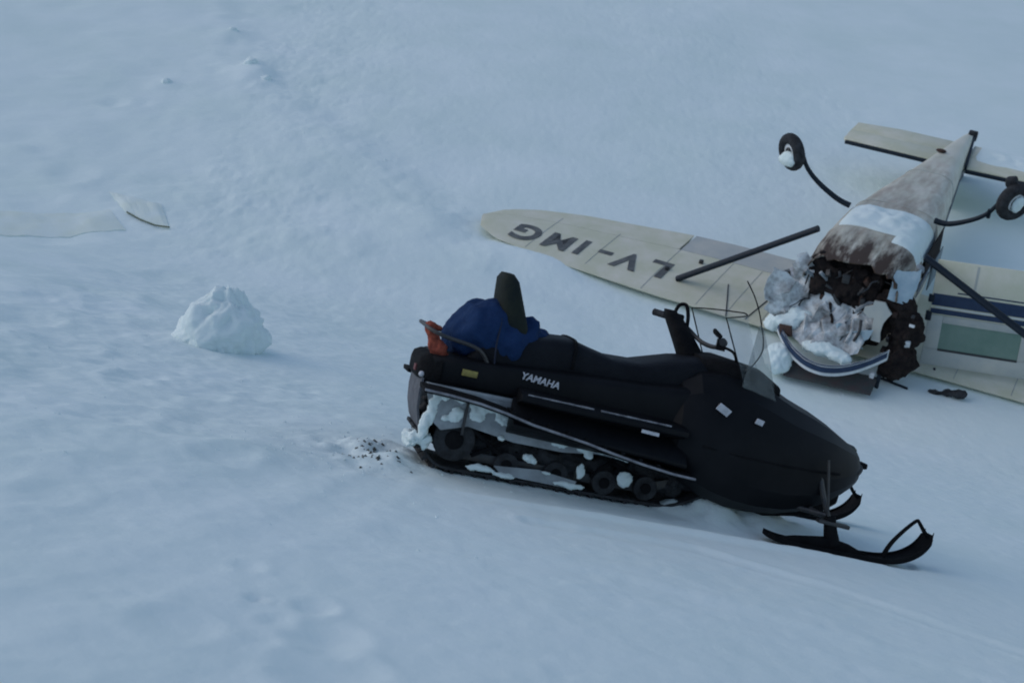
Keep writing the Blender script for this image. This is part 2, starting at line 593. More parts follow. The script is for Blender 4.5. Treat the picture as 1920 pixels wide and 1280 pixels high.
def build_snow():
    xs = axis([(-300, -14, 25, 1), (-14, -4, .30, .035), (-4, 5.5, .022, .022), (5.5, 13, .03, .30), (13, 300, 1, 25)])
    ys = axis([(-300, -6, 25, 1.5), (-6, 3.2, 1.0, .03), (3.2, 12, .02, .028), (12, 32, .03, .09), (32, 60, .15, 1.2), (60, 400, 1.5, 30)])
    X, Y = np.meshgrid(xs, ys)
    Z = height(X, Y)
    ny, nx = X.shape
    me = bpy.data.meshes.new('snow')
    co = np.stack([X, Y, Z], -1).reshape(-1, 3).astype(np.float32)
    idx = np.arange(nx * ny).reshape(ny, nx)
    q = np.stack([idx[:-1, :-1], idx[:-1, 1:], idx[1:, 1:], idx[1:, :-1]], -1).reshape(-1, 4).astype(np.int32)
    me.vertices.add(len(co))
    me.vertices.foreach_set('co', co.ravel())
    me.loops.add(q.size)
    me.loops.foreach_set('vertex_index', q.ravel())
    me.polygons.add(len(q))
    me.polygons.foreach_set('loop_start', np.arange(0, q.size, 4, dtype=np.int32))
    me.polygons.foreach_set('loop_total', np.full(len(q), 4, dtype=np.int32))
    me.update()
    me.polygons.foreach_set('use_smooth', [True] * len(me.polygons))
    me.materials.append(M['snow'])
    o = bpy.data.objects.new('snow_slope', me)
    COL.objects.link(o)
    o['kind'] = 'structure'
    print('snow verts', len(co))
build_snow()

def hz(x, y):
    return float(height(np.array([[float(x)]]), np.array([[float(y)]]))[0, 0])

def ground(px, py):
    p = at(px, py)
    p.z = hz(p.x, p.y)
    return p

# ------------------------------------------------------------ snowmobile
S = thing('snowmobile', 'black utility snowmobile parked on the snow in front of the wrecked aeroplane', 'snowmobile', MS)

def belt_path(n=120, off=0.0):
    """the closed loop of the rubber track seen from the side (x, z)"""
    c1, r1 = (.30, .20), .165      # rear idler
    c2, r2 = (1.84, .30), .115     # drive sprocket
    pts = []
    low = [(1.55, .035), (1.2, .035), (.8, .035)]
    for k in range(19):
        a = -PI / 2 - k / 18 * PI
        pts.append((c1[0] + (r1 + off) * math.cos(a), c1[1] + (r1 + off) * math.sin(a)))
    pts += [(.8, .37 + off), (1.3, .40 + off)]
    for k in range(13):
        a = PI / 2 - k / 12 * (PI * .80)
        pts.append((c2[0] + (r2 + off) * math.cos(a), c2[1] + (r2 + off) * math.sin(a)))
    pts += [(1.62, .06 - off), (1.55, .038 - off), (1.2, .035 - off), (.8, .035 - off), (.45, .035 - off)]
    return pts

def build_track():
    bm = BM()
    P, Q = belt_path(), belt_path(off=-.014)
    n = len(P)
    W0 = .225
    rings = []
    for (x, z), (x2, z2) in zip(P, Q):
        rings.append([(x, -W0, z), (x, W0, z), (x2, W0, z2), (x2, -W0, z2)])
    R = [[bm.verts.new(p) for p in r] for r in rings]
    for i in range(n):
        a, b = R[i], R[(i + 1) % n]
        for k in range(4):
            bm.faces.new((a[k], a[(k + 1) % 4], b[(k + 1) % 4], b[k]))
    # moulded lugs
    L = [Vector((x, 0, z)) for x, z in P]
    d = 0
    tot = 0
    step = .066
    nxt = 0
    for i in range(n):
        a, b = L[i], L[(i + 1) % n]
        l = (b - a).length
        while nxt < tot + l:
            t = (nxt - tot) / l
            p = a.lerp(b, t)
            tg = (b - a).normalized()
            nr = Vector((-tg.z, 0, tg.x))
            if nr.dot(p - Vector((1.0, 0, .2))) < 0:
                nr = -nr
            c = p + nr * .014
            x_, z_ = tg, nr
            rot = Matrix((x_, Vector((0, 1, 0)), z_)).transposed()
            for yc, wd in ((-.152, .13), (0, .13), (.152, .13)):
                box(bm, c + Vector((0, yc, 0)), (.018, wd, .034), rot)
            nxt += step
        tot += l
    return bm
obj('track', build_track(), M['rubber'], S, smooth=30)

# skid frame under the tunnel
for sy in (-.17, .17):
    bm = BM()
    prism_xz(bm, [(.28, .10), (1.42, .09), (1.62, .17), (1.60, .21), (1.40, .14), (.28, .15)], sy - .012, sy + .012)
    obj('slide_rail', bm, M['steel'], S, bevel=.003)
for x, z, r in ((.31, .20, .115), (.62, .115, .068), (.90, .115, .068), (1.18, .115, .068), (1.42, .125, .068)):
    for sy in (-.205, .205):
        bm = BM()
        cyl_y(bm, (x, sy, z), r, .03, 24)
        wo = obj('bogie_wheel', bm, M['rubber'], S, bevel=.006)
        bm = BM()
        cyl_y(bm, (x, sy + math.copysign(.018, sy), z), r * .45, .012, 14)
        obj('hub', bm, M['matte'], wo, bevel=.003)
for a, b in (((.62, .14), (1.0, .33)), ((1.30, .14), (1.05, .34))):
    for sy in (-.12, .12):
        bm = BM()
        tube(bm, [(a[0], sy, a[1]), (b[0], sy, b[1])], .022, 10)
        for k in range(9):
            t = .15 + .07 * k
            q = Vector((a[0], sy, a[1])).lerp(Vector((b[0], sy, b[1])), t)
            tube(bm, [q, q + (Vector((b[0] - a[0], 0, b[1] - a[1])) * .03)], .034, 10)
        obj('shock_absorber', bm, M['matte'], S)
for pts in ([(.42, -.2, .13), (.70, -.2, .30)], [(1.10, -.2, .13), (1.30, -.2, .34)], [(.95, -.2, .33), (1.42, -.2, .15)], [(.30, -.21, .33), (.62, -.21, .14)]):
    bm = BM()
    bar(bm, pts[0], pts[1], .016, .022)
    obj('suspension_arm', bm, M['matte'], S, bevel=.004)

obj('clogged_frame', blob([((.45, -.10, .17), (.16, .07, .085)), ((.70, -.10, .18), (.16, .07, .09)), ((.95, -.11, .17), (.16, .07, .085)), ((1.2, -.10, .17), (.15, .07, .09)), ((1.45, -.10, .18), (.15, .08, .11)), ((1.62, -.12, .22), (.10, .09, .12))], .022, .05, 11, 6), M['rubber'], S, smooth=30)
bm = BM()
prism_xz(bm, [(.42, .09), (1.50, .08), (1.66, .16), (1.60, .36), (.90, .36), (.50, .33), (.36, .20)], .08, .11)
jitter(bm, .01, 9)
obj('gap_backing', bm, M['matte'], S, bevel=.004)  # dark panel added to darken the gaps and block the background
# tunnel: grey metal box over the track, the side plate curved down at the rear
bm = BM()
prism_xz(bm, [(.10, .48), (.10, .455), (1.75, .455), (1.75, .48)], -.25, .25)
obj('tunnel', bm, M['alu'], S, bevel=.004)
for sy in (-.252, .252):
    bm = BM()
    prism_xz(bm, [(.10, .455), (.155, .29), (.22, .245), (.36, .29), (.62, .25), (.90, .245), (1.10, .27), (1.45, .25), (1.70, .30), (1.70, .455)], sy - .003, sy + .003)
    obj('tunnel_side', bm, M['alu'], S, smooth=20)
bm = BM()
prism_xz(bm, [(.55, .105), (.60, .06), (1.0, .055), (1.02, .10), (.80, .125)], -.232, -.224)
jitter(bm, .006, 20)
obj('rail_plate', bm, M['alu'], S)
bm = BM()
bar(bm, (.335, -.262, .44), (.335, -.262, .24), .012, .014, up=(1, 0, 0))
obj('side_rib', bm, M['steel'], S, bevel=.002)
# snow flap hanging at the back
bm = BM()
loft(bm, [[(x, -.20, z), (x, .17, z), (x + .012, .17, z), (x + .012, -.20, z)] for x, z in ((.075, .50), (.065, .42), (.075, .33), (.10, .25), (.14, .17))])
jitter(bm, .01, 7)
obj('snow_flap', bm, mat('grey_rubber', (.055, .06, .07), .8, col2=(.12, .13, .15), scale=18, bump=.3), S)

# running boards, sweeping up to the rear
RB = [(.06, .468), (.20, .462), (.36, .448), (.50, .425), (.66, .39), (.82, .368), (.96, .348), (1.12, .318), (1.28, .292), (1.46, .27), (1.60, .262)]
for sgn in (-1, 1):
    bm = BM()
    loft(bm, [[(x, sgn * .25, z + .012), (x, sgn * .455, z + .010), (x, sgn * .455, z - .016), (x, sgn * .25, z - .01)] for x, z in RB])
    rb = obj('running_board', bm, M['matte'], S, bevel=.003)
    bm = BM()
    tube(bm, [(x, sgn * .462, z) for x, z in RB], .0068, 8)
    obj('edge_tube', bm, M['edge'], rb)
    bm = BM()
    for i in range(9):
        x = .55 + i * .105
        z = np.interp(x, [a for a, b in RB], [b for a, b in RB])
        box(bm, (x, sgn * .36, z + .016), (.02, .15, .012))
    obj('grip_cleats', bm, M['black'], rb)

# body under the seat: side panels, black, with a pale beading
bm = BM()
rings = []
for x, hw, z0, z1 in ((.07, .19, .49, .60), (.12, .235, .475, .63), (.3, .255, .475, .645), (.6, .265, .47, .66), (.95, .275, .44, .68), (1.3, .285, .40, .70), (1.62, .30, .36, .74)):
    rings.append([(x, y, z) for y, z in srect(hw, z0, z1, 7, 32)])
loft(bm, rings)
body = obj('body', bm, M['black'], S, smooth=40)
bm = BM()
loft(bm, [[(x, -.275 - .02 * t, z + .01), (x, -.405 - .03 * t, z - .02 - .0 * t), (x, -.405 - .03 * t, z - .05), (x, -.275 - .02 * t, z - .09)] for t, x, z in ((0, .58, .545), (.3, .80, .535), (.6, 1.05, .53), (.85, 1.3, .525), (1, 1.52, .52))])
sp = obj('side_fairing', bm, M['black'], S, bevel=.008)
bm = BM()
loft(bm, [[(x, -.28, z), (x, -.43, z - .13), (x, -.425, z - .15), (x, -.28, z - .20)] for x, z in ((.56, .50), (.8, .49), (1.1, .48), (1.4, .465), (1.55, .45))])
obj('foot_guard', bm, M['black'], S, bevel=.006)
for i in range(22):
    x0 = .61 + i * .0365
    if random.random() < .86:
        z0 = np.interp(x0, [.58, 1.5], [.548, .527]) - .012
        yy = -.412 - .03 * (x0 - .6)
        bm = BM()
        tube(bm, [(x0, yy, z0), (x0 + .034, yy - .001, z0 - .0008)], random.uniform(.0035, .0058), 6)
        obj('bead', bm, M['edge'], S)
bm = BM()
box(bm, (1.30, -.443, .462), (.10, .004, .018), Matrix.Rotation(math.radians(3), 3, 'Y'))
obj('decal', bm, M['white'], S)

# seat: long, two-up, tank rising at the front
SEAT = [(.30, .60, .655), (.36, .60, .76), (.60, .61, .80), (.74, .61, .835), (.86, .61, .845), (.98, .61, .815), (1.10, .62, .790), (1.26, .62, .795), (1.36, .63, .825), (1.48, .64, .862), (1.60, .65, .885), (1.70, .66, .86)]
bm = BM()
rings = []
for i, (x, z0, z1) in enumerate(SEAT):
    hw = .20 if i else .16
    rings.append([(x, y, z) for y, z in srect(hw + .01 * math.sin(i), z0, z1, 4.2, 32)])
loft(bm, rings)
seat = obj('seat', bm, M['seat'], S, smooth=50)
bm = BM()
loft(bm, [[(x, y, z) for y, z in srect(.204, .66, zt, 4.2, 32)] for x, zt in ((.862, .851), (.876, .851))])
obj('seat_strap', bm, M['matte'], seat)
# back-rest
bm = BM()
rings = []
for k in range(11):
    t = k / 10
    z = .78 + .345 * t
    xc = .535 - .085 * t
    hx = (.105 - .058 * t) * (1 if k != 10 else .6)
    hy = (.175 - .055 * t * t) * (1 if k not in (10,) else .72)
    rings.append([(xc + hx * math.copysign(abs(math.cos(a)) ** .7, math.cos(a)), hy * math.copysign(abs(math.sin(a)) ** .6, math.sin(a)), z) for a in [2 * PI * j / 24 for j in range(24)]])
loft(bm, rings)
obj('backrest', bm, M['olive'], S, smooth=60)

# tail: rear block with lamp and label, grab rail
bm = BM()
loft(bm, [[(x, y, z) for y, z in srect(hw, z0, z1, 5, 24)] for x, hw, z0, z1 in ((.045, .16, .50, .585), (.055, .19, .485, .61), (.09, .225, .48, .625), (.16, .25, .48, .63))])
tl = obj('tail_housing', bm, M['matte'], S, smooth=50)
bm = BM()
box(bm, (.042, -.10, .535), (.012, .06, .035))
obj('tail_lamp', bm, M['red'], tl, bevel=.004)
bm = BM()
bmesh.ops.create_icosphere(bm, subdivisions=2, radius=.016, matrix=Matrix.Translation((.065, -.205, .515)))
obj('reflector', bm, M['white'], tl)
bm = BM()
box(bm, (.31, -.2585, .57), (.085, .006, .034), Matrix.Rotation(math.radians(2), 3, 'Y'))
obj('label_plate', bm, M['yellow'], S, bevel=.002)
bm = BM()
tube(bm, smooth_path([(.42, -.22, .60), (.34, -.23, .70), (.15, -.235, .735), (.07, -.20, .755), (.05, -.12, .765), (.05, .10, .765), (.08, .17, .755), (.15, .235, .735), (.34, .23, .70), (.42, .22, .60)]), .011, 8)
obj('grab_rail', bm, M['steel'], S)
# lettering on the seat side
me = text_mesh('YAMAHA', .085, .0015, .15, .0022, 1.0)
w_ = max(v.co.x for v in me.vertices) - min(v.co.x for v in me.vertices)
me.transform(Matrix.Diagonal((.215 / w_, .62, 1, 1)))
lt = obj('lettering', me, M['white'], body, smooth=0)
lt.matrix_local = Matrix.Translation((.690, -.2765, .605)) @ Matrix.Rotation(math.radians(5), 4, 'Y') @ Matrix.Rotation(math.radians(-3), 4, 'Z') @ Matrix.Rotation(PI / 2, 4, 'X')

# hood and belly pan
HOOD = [(1.46, .30, .34, .70), (1.50, .345, .27, .78), (1.59, .395, .20, .845), (1.72, .43, .145, .875), (1.86, .45, .115, .88), (2.0, .455, .11, .83), (2.15, .45, .125, .765), (2.3, .43, .16, .715), (2.42, .395, .215, .665), (2.52, .345, .275, .615), (2.60, .285, .325, .575), (2.655, .215, .355, .545), (2.675, .17, .37, .525)]
bm = BM()
rings = []
for x, hw, z0, z1 in HOOD:
    half = [(0, 1.0), (.30, .992), (.58, .94), (.80, .80), (.94, .60), (1.0, .40), (.985, .22), (.90, .08), (.66, .0), (.30, -.01)]
    full = half + [(0, -.01)] + [(-a_, b_) for a_, b_ in half[:0:-1]]
    ring = [(x, hw * a_, z0 + (z1 - z0) * b_) for a_, b_ in full]
    rings.append(ring)
loft(bm, rings)
bmesh.ops.recalc_face_normals(bm, faces=bm.faces)
hood = obj('hood', bm, M['gloss'], S, smooth=17)
# raised side louvres, seams and belly pan lip
bm = BM()
tube(bm, [(1.62, -.402, .44), (1.86, -.447, .425), (2.1, -.445, .42), (2.3, -.42, .42), (2.45, -.385, .425)], .008, 6)
obj('hood_seam', bm, M['matte'], hood)
for x, y, z, sx, sz, an in ((1.69, -.408, .655, .085, .042, 26), (1.90, -.428, .628, .048, .032, 12)):
    bm = BM()
    box(bm, (x, y, z), (sx, .006, sz), Matrix.Rotation(math.radians(18), 3, 'X') @ Matrix.Rotation(math.radians(an), 3, 'Y'))
    obj('decal', bm, M['white'], hood, bevel=.002)
bm = BM()
tube(bm, smooth_path([(2.54, -.30, .41), (2.63, -.23, .43), (2.70, -.10, .45), (2.70, .10, .45), (2.63, .23, .43), (2.54, .30, .41)]), .018, 10)
obj('front_bumper', bm, M['black'], S)
bm = BM()
loft(bm, [[(x, y, z) for y, z in srect(hw, z0, z1, 6, 24)] for x, hw, z0, z1 in ((2.02, .24, .10, .30), (2.12, .27, .085, .32), (2.42, .27, .13, .34), (2.56, .22, .22, .36))])
jitter(bm, .012, 9)
obj('belly_pan', bm, M['matte'], S, smooth=40)
bm = BM()
box(bm, (2.725, -.03, .455), (.09, .09, .035))
obj('tow_hook', bm, M['matte'], S, bevel=.01)
bm = BM()
box(bm, (2.64, 0, .535), (.05, .20, .05), Matrix.Rotation(math.radians(35), 3, 'Y'))
obj('headlamp', bm, M['darkglass'], hood, bevel=.012)
bm = BM()
loft(bm, [[(1.60, y, z) for y, z in srect(.17, .78, .90, 4, 20)], [(1.75, y, z) for y, z in srect(.26, .78, .915, 4, 20)], [(1.93, y, z) for y, z in srect(.29, .76, .895, 4, 20)], [(2.06, y, z) for y, z in srect(.24, .72, .83, 4, 20)]])
dash = obj('dash', bm, M['matte'], S, smooth=50)

# windscreen: curved clear sheet with dark edge
def ws(u, v):
    """u -1..1 across, v 0..1 up"""
    a = u * 1.15
    y = -.31 * math.sin(a) / math.sin(1.15)
    x = 2.0 - .19 * (1 - math.cos(a)) / (1 - math.cos(1.15)) - .16 * v - .02 * u * u * v
    z = .80 + (.36 - .02 * abs(u) ** 3) * v + .02 * (1 - abs(u)) * v
    return Vector((x, y * (1 - .06 * v), z))
bm = BM()
N_, K_ = 20, 8
g_ = [[bm.verts.new(ws(-1 + 2 * i / N_, j / K_)) for j in range(K_ + 1)] for i in range(N_ + 1)]
for i in range(N_):
    for j in range(K_):
        bm.faces.new((g_[i][j], g_[i + 1][j], g_[i + 1][j + 1], g_[i][j + 1]))
shell(bm, .004)
wsh = obj('windscreen', bm, M['screen'], S, smooth=60)
bm = BM()
path = [ws(-1, j / 8) for j in range(9)] + [ws(-1 + 2 * i / 20, 1) for i in range(1, 21)] + [ws(1, 1 - j / 8) for j in range(1, 9)]
tube(bm, path, .004, 6)
obj('screen_edge', bm, M['matte'], wsh)
bm = BM()
v = [bm.verts.new(p) for p in ((1.80, -.318, .79), (2.02, -.30, .74), (1.93, -.316, .95), (1.85, -.316, 1.12), (1.82, -.318, 1.14))]
bm.faces.new(v)
shell(bm, .005)
obj('side_deflector', bm, M['screen_side'], S, smooth=0)
bm = BM()
tube(bm, smooth_path([(1.80, -.305, .86), (1.87, -.31, 1.0), (1.83, -.305, 1.15), (1.77, -.30, 1.27), (1.70, -.295, 1.36)]), .0035, 6)
obj('whip_antenna', bm, M['matte'], S)

# steering post, handlebar, grips, levers
bm = BM()
rings = []
for x, y, z, hx, hy in ((1.66, .06, .80, .09, .10), (1.60, .10, .90, .075, .095), (1.54, .15, 1.0, .06, .085), (1.50, .20, 1.07, .05, .07), (1.48, .22, 1.105, .03, .045)):
    rings.append([(x + hx * math.copysign(abs(math.cos(a)) ** .6, math.cos(a)), y + hy * math.copysign(abs(math.sin(a)) ** .6, math.sin(a)), z) for a in [2 * PI * j / 20 for j in range(20)]])
loft(bm, rings)
obj('steering_post', bm, M['matte'], S, smooth=50)
hb = BM()
tube(hb, smooth_path([(1.47, .40, 1.065), (1.53, .30, 1.06), (1.58, .18, 1.03), (1.64, .05, .97), (1.68, -.08, .96), (1.67, -.20, .99), (1.62, -.34, 1.01)]), .013, 8)
hbo = obj('handlebar', hb, M['steel'], S)
for a, b in (((1.455, .425, 1.067), (1.525, .31, 1.061)), ((1.615, -.36, 1.012), (1.665, -.25, 1.0))):
    bm = BM()
    tube(bm, [a, b], [.021, .021], 12)
    obj('grip', bm, M['rubber'], hbo)
bm = BM()
box(bm, (1.545, .285, 1.055), (.07, .08, .07), Matrix.Rotation(.5, 3, 'Z'))
obj('switch_block', bm, M['matte'], hbo, bevel=.012)
bm = BM()
tube(bm, smooth_path([(1.50, .20, 1.08), (1.52, .20, 1.14), (1.555, .18, 1.15), (1.57, .15, 1.09), (1.57, .13, 1.02)]), .011, 8)
obj('brake_lever', bm, M['matte'], hbo)
bm = BM()
tube(bm, smooth_path([(1.60, -.35, 1.03), (1.58, -.31, 1.05), (1.60, -.25, 1.06), (1.66, -.20, 1.03)]), .010, 8)
box(bm, (1.67, -.20, .985), (.05, .07, .06), Matrix.Rotation(-.3, 3, 'Z'))
obj('throttle_lever', bm, M['matte'], hbo)
bm = BM()
tube(bm, smooth_path([(1.66, -.20, .98), (1.74, -.22, .96), (1.80, -.15, .90), (1.82, -.05, .84)]), .008, 8)
obj('strand', bm, M['matte'], hbo)

# two skis
SKI = [(2.05, .040), (2.10, .026), (2.2, .014), (2.45, .006), (2.70, .006), (2.80, .018), (2.88, .045), (2.945, .09), (2.985, .145), (3.0, .195)]
for sgn, dx in ((-1, 0), (1, .05)):
    y0 = sgn * .5
    bm = BM()
    sp_ = smooth_path([(x, 0, z) for x, z in SKI], 4)
    rings = []
    for i, p in enumerate(sp_):
        t = i / (len(sp_) - 1)
        hw = .072 * (1 - .0 * t) * (1 if .04 < t < .93 else .72)
        rings.append([(p.x + dx, y0 - hw, p.z + .028), (p.x + dx, y0 - hw + .008, p.z + .028), (p.x + dx, y0 - hw + .012, p.z + .012), (p.x + dx, y0 + hw - .012, p.z + .012),
                      (p.x + dx, y0 + hw - .008, p.z + .028), (p.x + dx, y0 + hw, p.z + .028), (p.x + dx, y0 + hw, p.z - .002), (p.x + dx, y0 + .015, p.z - .006), (p.x + dx, y0 - .015, p.z - .006), (p.x + dx, y0 - hw, p.z - .002)])
    loft(bm, rings)
    ski = obj('ski', bm, M['matte'], S, smooth=30)
    bm = BM()
    prism_xz(bm, [(2.08 + dx, .03), (2.68 + dx, .02), (2.55 + dx, .065), (2.42 + dx, .088), (2.22 + dx, .062)], y0 - .028, y0 + .028)
    obj('ski_rib', bm, M['matte'], ski, bevel=.006)
    bm = BM()
    for oy in (-.010, .010):
        tube(bm, smooth_path([(2.755 + dx, y0 + oy, .03), (2.785 + dx, y0 + oy * .8, .11), (2.84 + dx, y0 + oy * .5, .19), (2.905 + dx, y0 + oy * .3, .262), (2.925 + dx, y0 + oy * .3, .258), (2.965 + dx, y0 + oy * .8, .215), (3.0 + dx, y0 + oy, .185)], 5), .009, 8)
    obj('ski_loop', bm, M['matte'], ski)
    bm = BM()
    tube(bm, smooth_path([(2.445 + dx, y0, .05), (2.42 + dx, y0 * .985, .12), (2.40 + dx, y0 * .97, .20)]), [.045 - .0012 * k for k in range(13)], 12)
    obj('spindle', bm, M['matte'], S)
    bm = BM()
    box(bm, (2.42 + dx, y0, .165), (.19, .05, .022), Matrix.Rotation(math.radians(3), 3, 'Y'))
    obj('steering_arm', bm, M['steel'], S, bevel=.006)
    bm = BM()
    tube(bm, [(2.40 + dx, y0 * .96, .18), (2.36 + dx * .5, sgn * .43, .30), (2.33, sgn * .40, .40)], .016, 8)
    tube(bm, [(2.40 + dx, y0 * .96, .18), (2.25, sgn * .28, .235)], .015, 8)
    tube(bm, [(2.38 + dx, y0 * .96, .20), (2.10, sgn * .28, .20)], .015, 8)
    obj('suspension_link', bm, M['steel'], S)
    bm = BM()
    tube(bm, [(2.385 + dx, y0 * .99, .20), (2.325 + dx * .5, sgn * .47, .50)], .008, 8)
    obj('shock_rod', bm, M['steel'], S)

# snow packed on the running gear (plain white lumps caught in the frame)
def snow_lump(balls, seed, parent, nm='packed_snow', voxel=.010, amp=.012, scale=14):
    return obj(nm, blob(balls, min(voxel, .009), amp * 1.9, 26, seed), M['snow'], parent, smooth=80)
snow_lump([((.16, -.245, .36), (.030, .022, .10)), ((.13, -.24, .25), (.03, .03, .08)), ((.20, -.25, .43), (.05, .016, .026)), ((.31, -.256, .425), (.06, .012, .022))], 1, S, amp=.006)
snow_lump([((.155, -.20, .17), (.035, .05, .05)), ((.10, -.15, .16), (.05, .12, .04))], 2, S)
snow_lump([((.285, -.262, .345), (.045, .014, .045)), ((.25, -.262, .315), (.04, .014, .025))], 3, S, amp=.006)
snow_lump([((.45, -.258, .405), (.12, .014, .028)), ((.40, -.262, .36), (.05, .012, .035)), ((.56, -.26, .36), (.07, .012, .03))], 21, S, amp=.006)
snow_lump([((.80, -.258, .315), (.08, .014, .025)), ((.88, -.26, .29), (.05, .014, .03))], 22, S, amp=.006)
snow_lump([((.48, -.235, .075), (.09, .02, .02)), ((.62, -.235, .06), (.07, .02, .015))], 23, S, amp=.005)
snow_lump([((.98, -.235, .07), (.10, .02, .018))], 24, S, amp=.005)
snow_lump([((.55, -.262, .262), (.022, .02, .012))], 5, S, amp=.004, voxel=.008)
snow_lump([((.72, -.24, .18), (.035, .02, .022)), ((.75, -.235, .165), (.03, .02, .02))], 6, S, voxel=.01, amp=.006)
snow_lump([((1.02, -.262, .295), (.055, .02, .035)), ((1.045, -.262, .262), (.022, .02, .028)), ((1.12, -.262, .287), (.05, .014, .014))], 7, S, voxel=.01, amp=.006)
snow_lump([((1.30, -.258, .270), (.075, .02, .018)), ((1.22, -.262, .275), (.03, .014, .010))], 8, S, voxel=.01, amp=.005)
snow_lump([((1.03, -.235, .155), (.028, .012, .045))], 9, S, voxel=.01, amp=.004)
snow_lump([((1.285, -.235, .155), (.050, .012, .050))], 10, S, voxel=.01, amp=.004)
snow_lump([((.84, -.24, .115), (.03, .012, .012))], 12, S, voxel=.008, amp=.003)

# ------------------------------------------------------------ things on the snowmobile
def on(matrix, x, y, z):
    return matrix @ Matrix.Translation((x, y, z))
bag = obj('duffel_bag', blob([((.0, .0, .17), (.20, .25, .185)), ((-.10, .03, .13), (.13, .24, .14)), ((.12, -.04, .13), (.15, .22, .15)), ((.23, -.02, .16), (.12, .16, .12)), ((.34, .02, .20), (.055, .12, .055)), ((.27, -.02, .25), (.055, .10, .055))], .016, .022, 6, 3, fold=.5), M['blue'], None, smooth=80)
bag.matrix_world = on(MS, .385, .0, .625) @ Matrix.Diagonal((.93, .92, .96, 1))
tag(bag, 'bulging navy blue bag strapped behind the seat and round the backrest', 'bag')
bm = BM()
for sx_ in (.05,):
    tube(bm, smooth_path([(sx_, -.262, .02), (sx_ - .01, -.262, .12), (sx_, -.20, .27), (sx_, -.08, .335)]), .005, 6)
obj('strap', bm, mat('navy_webbing', (.006, .012, .03), .8), bag)
cl = obj('orange_cloth', blob([((.0, .0, .12), (.022, .05, .04)), ((.03, -.01, .07), (.03, .05, .05)), ((.065, -.02, .035), (.045, .06, .04)), ((.085, 0, .0), (.05, .07, .03)), ((-.005, 0, .15), (.03, .05, .015)), ((.045, 0, .145), (.03, .04, .008))], .010, .014, 16, 5), M['orange'], None, smooth=80)
cl.matrix_world = on(MS, .075, -.12, .622)
tag(cl, 'crumpled orange-red cloth bundle tied at the snowmobile\'s rear rail', 'cloth')

# ------------------------------------------------------------ the overturned aeroplane
A = thing('light_aircraft', 'cream single-engine aeroplane lying upside down in the snow, nose torn open', 'aeroplane', MP)

FUS = [(-6.42, .06, .48, .62, 2.2), (-6.2, .08, .45, .66, 2.4), (-5.6, .13, .38, .74, 2.8), (-5, .18, .31, .80, 3.2), (-4, .275, .20, .90, 3.6), (-3, .37, .11, 1.0, 4), (-2.2, .45, .05, 1.09, 4), (-1.6, .50, .02, 1.15, 4.2), (-1.2, .53, .01, 1.175, 4.4), (-.8, .545, .005, 1.185, 4.4), (-.45, .55, .005, 1.185, 4.4), (-.15, .55, .005, 1.18, 4.4), (.12, .54, .005, 1.165, 4), (.36, .52, .01, 1.14, 3.6)]
bm = BM()
rings = []
for i, (x, hw, z0, z1, e) in enumerate(FUS):
    ring = []
    for j, (y, z) in enumerate(srect(hw, z0, z1, e, 56)):
        xx = x
        if i >= len(FUS) - 2:
            k = 1 if i == len(FUS) - 1 else .4
            xx += k * (.10 * noise.noise(Vector((y * 4, z * 4, 2))) + .05 * math.sin(j * 2.3))
            if z < .75:
                xx -= k * .28
            z -= k * .05 * noise.noise(Vector((y * 6, 1, 7)))
        ring.append((xx, y, z))
    rings.append(ring)
R_ = loft(bm, rings, cap1=False)
# the crushed cabin front: side and windscreen skin torn away
dele = [f for f in bm.faces if f.calc_center_median().x > -.42 and f.calc_center_median().z < .62 and abs(f.calc_center_median().y) < .60 and len(f.verts) == 4]
bmesh.ops.delete(bm, geom=dele, context='FACES')
jitter(bm, .012, 3.5, 4, [v for v in bm.verts if v.co.x > -2.5])
bm.normal_update()
shell(bm, .012)
fus = obj('fuselage', bm, M['fuse'], A, smooth=40)

def skin_strip(name, x0, x1, zt, th, m, side=1, n=16, off=.004, lift=0):
    """a painted trim band standing 4 mm proud of the fuselage side"""
    bm = BM()
    xs = np.linspace(x0, x1, n)
    hw = np.interp(xs, [f[0] for f in FUS], [f[1] for f in FUS])
    a = []
    for x, h in zip(xs, hw):
        zc = np.interp(x, [x0, x1], zt)
        h = h + off + .004
        a.append([(x, side * h, zc - th), (x, side * h, zc + th), (x, side * (h + .004), zc + th), (x, side * (h + .004), zc - th)])
    loft(bm, a)
    return obj(name, bm, m, fus)
skin_strip('trim_stripe', -5.2, -.5, (.52, .66), .035, M['trimblue'])
skin_strip('trim_stripe', -5.2, -.5, (.45, .56), .012, M['trimblue'])
skin_strip('trim_stripe', -5.2, -.5, (.52, .66), .035, M['trimblue'], -1)
bm = BM()
for p in ((-1.75, .53, .42), ):
    box(bm, p, (.55, .012, .36))
obj('rear_window', bm, M['darkglass'], fus, bevel=.01)
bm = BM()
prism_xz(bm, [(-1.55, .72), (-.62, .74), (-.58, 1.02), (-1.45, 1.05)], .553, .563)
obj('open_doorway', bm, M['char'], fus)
# skin seams on the belly
for x in (-3.4, -1.5, -.5):
    hw, z1 = np.interp(x, [f[0] for f in FUS], [f[1] for f in FUS]), np.interp(x, [f[0] for f in FUS], [f[3] for f in FUS])
    bm = BM()
    ring = [(x, y * 1.006, .6 + (z - .6) * 1.006) for y, z in srect(hw, .05, z1, 4.2, 56) if z > .5]
    ring.sort(key=lambda p: math.atan2(p[2] - .5, p[1]))
    tube(bm, ring, .0045, 6)
    obj('skin_seam', bm, M['cream2'], fus)

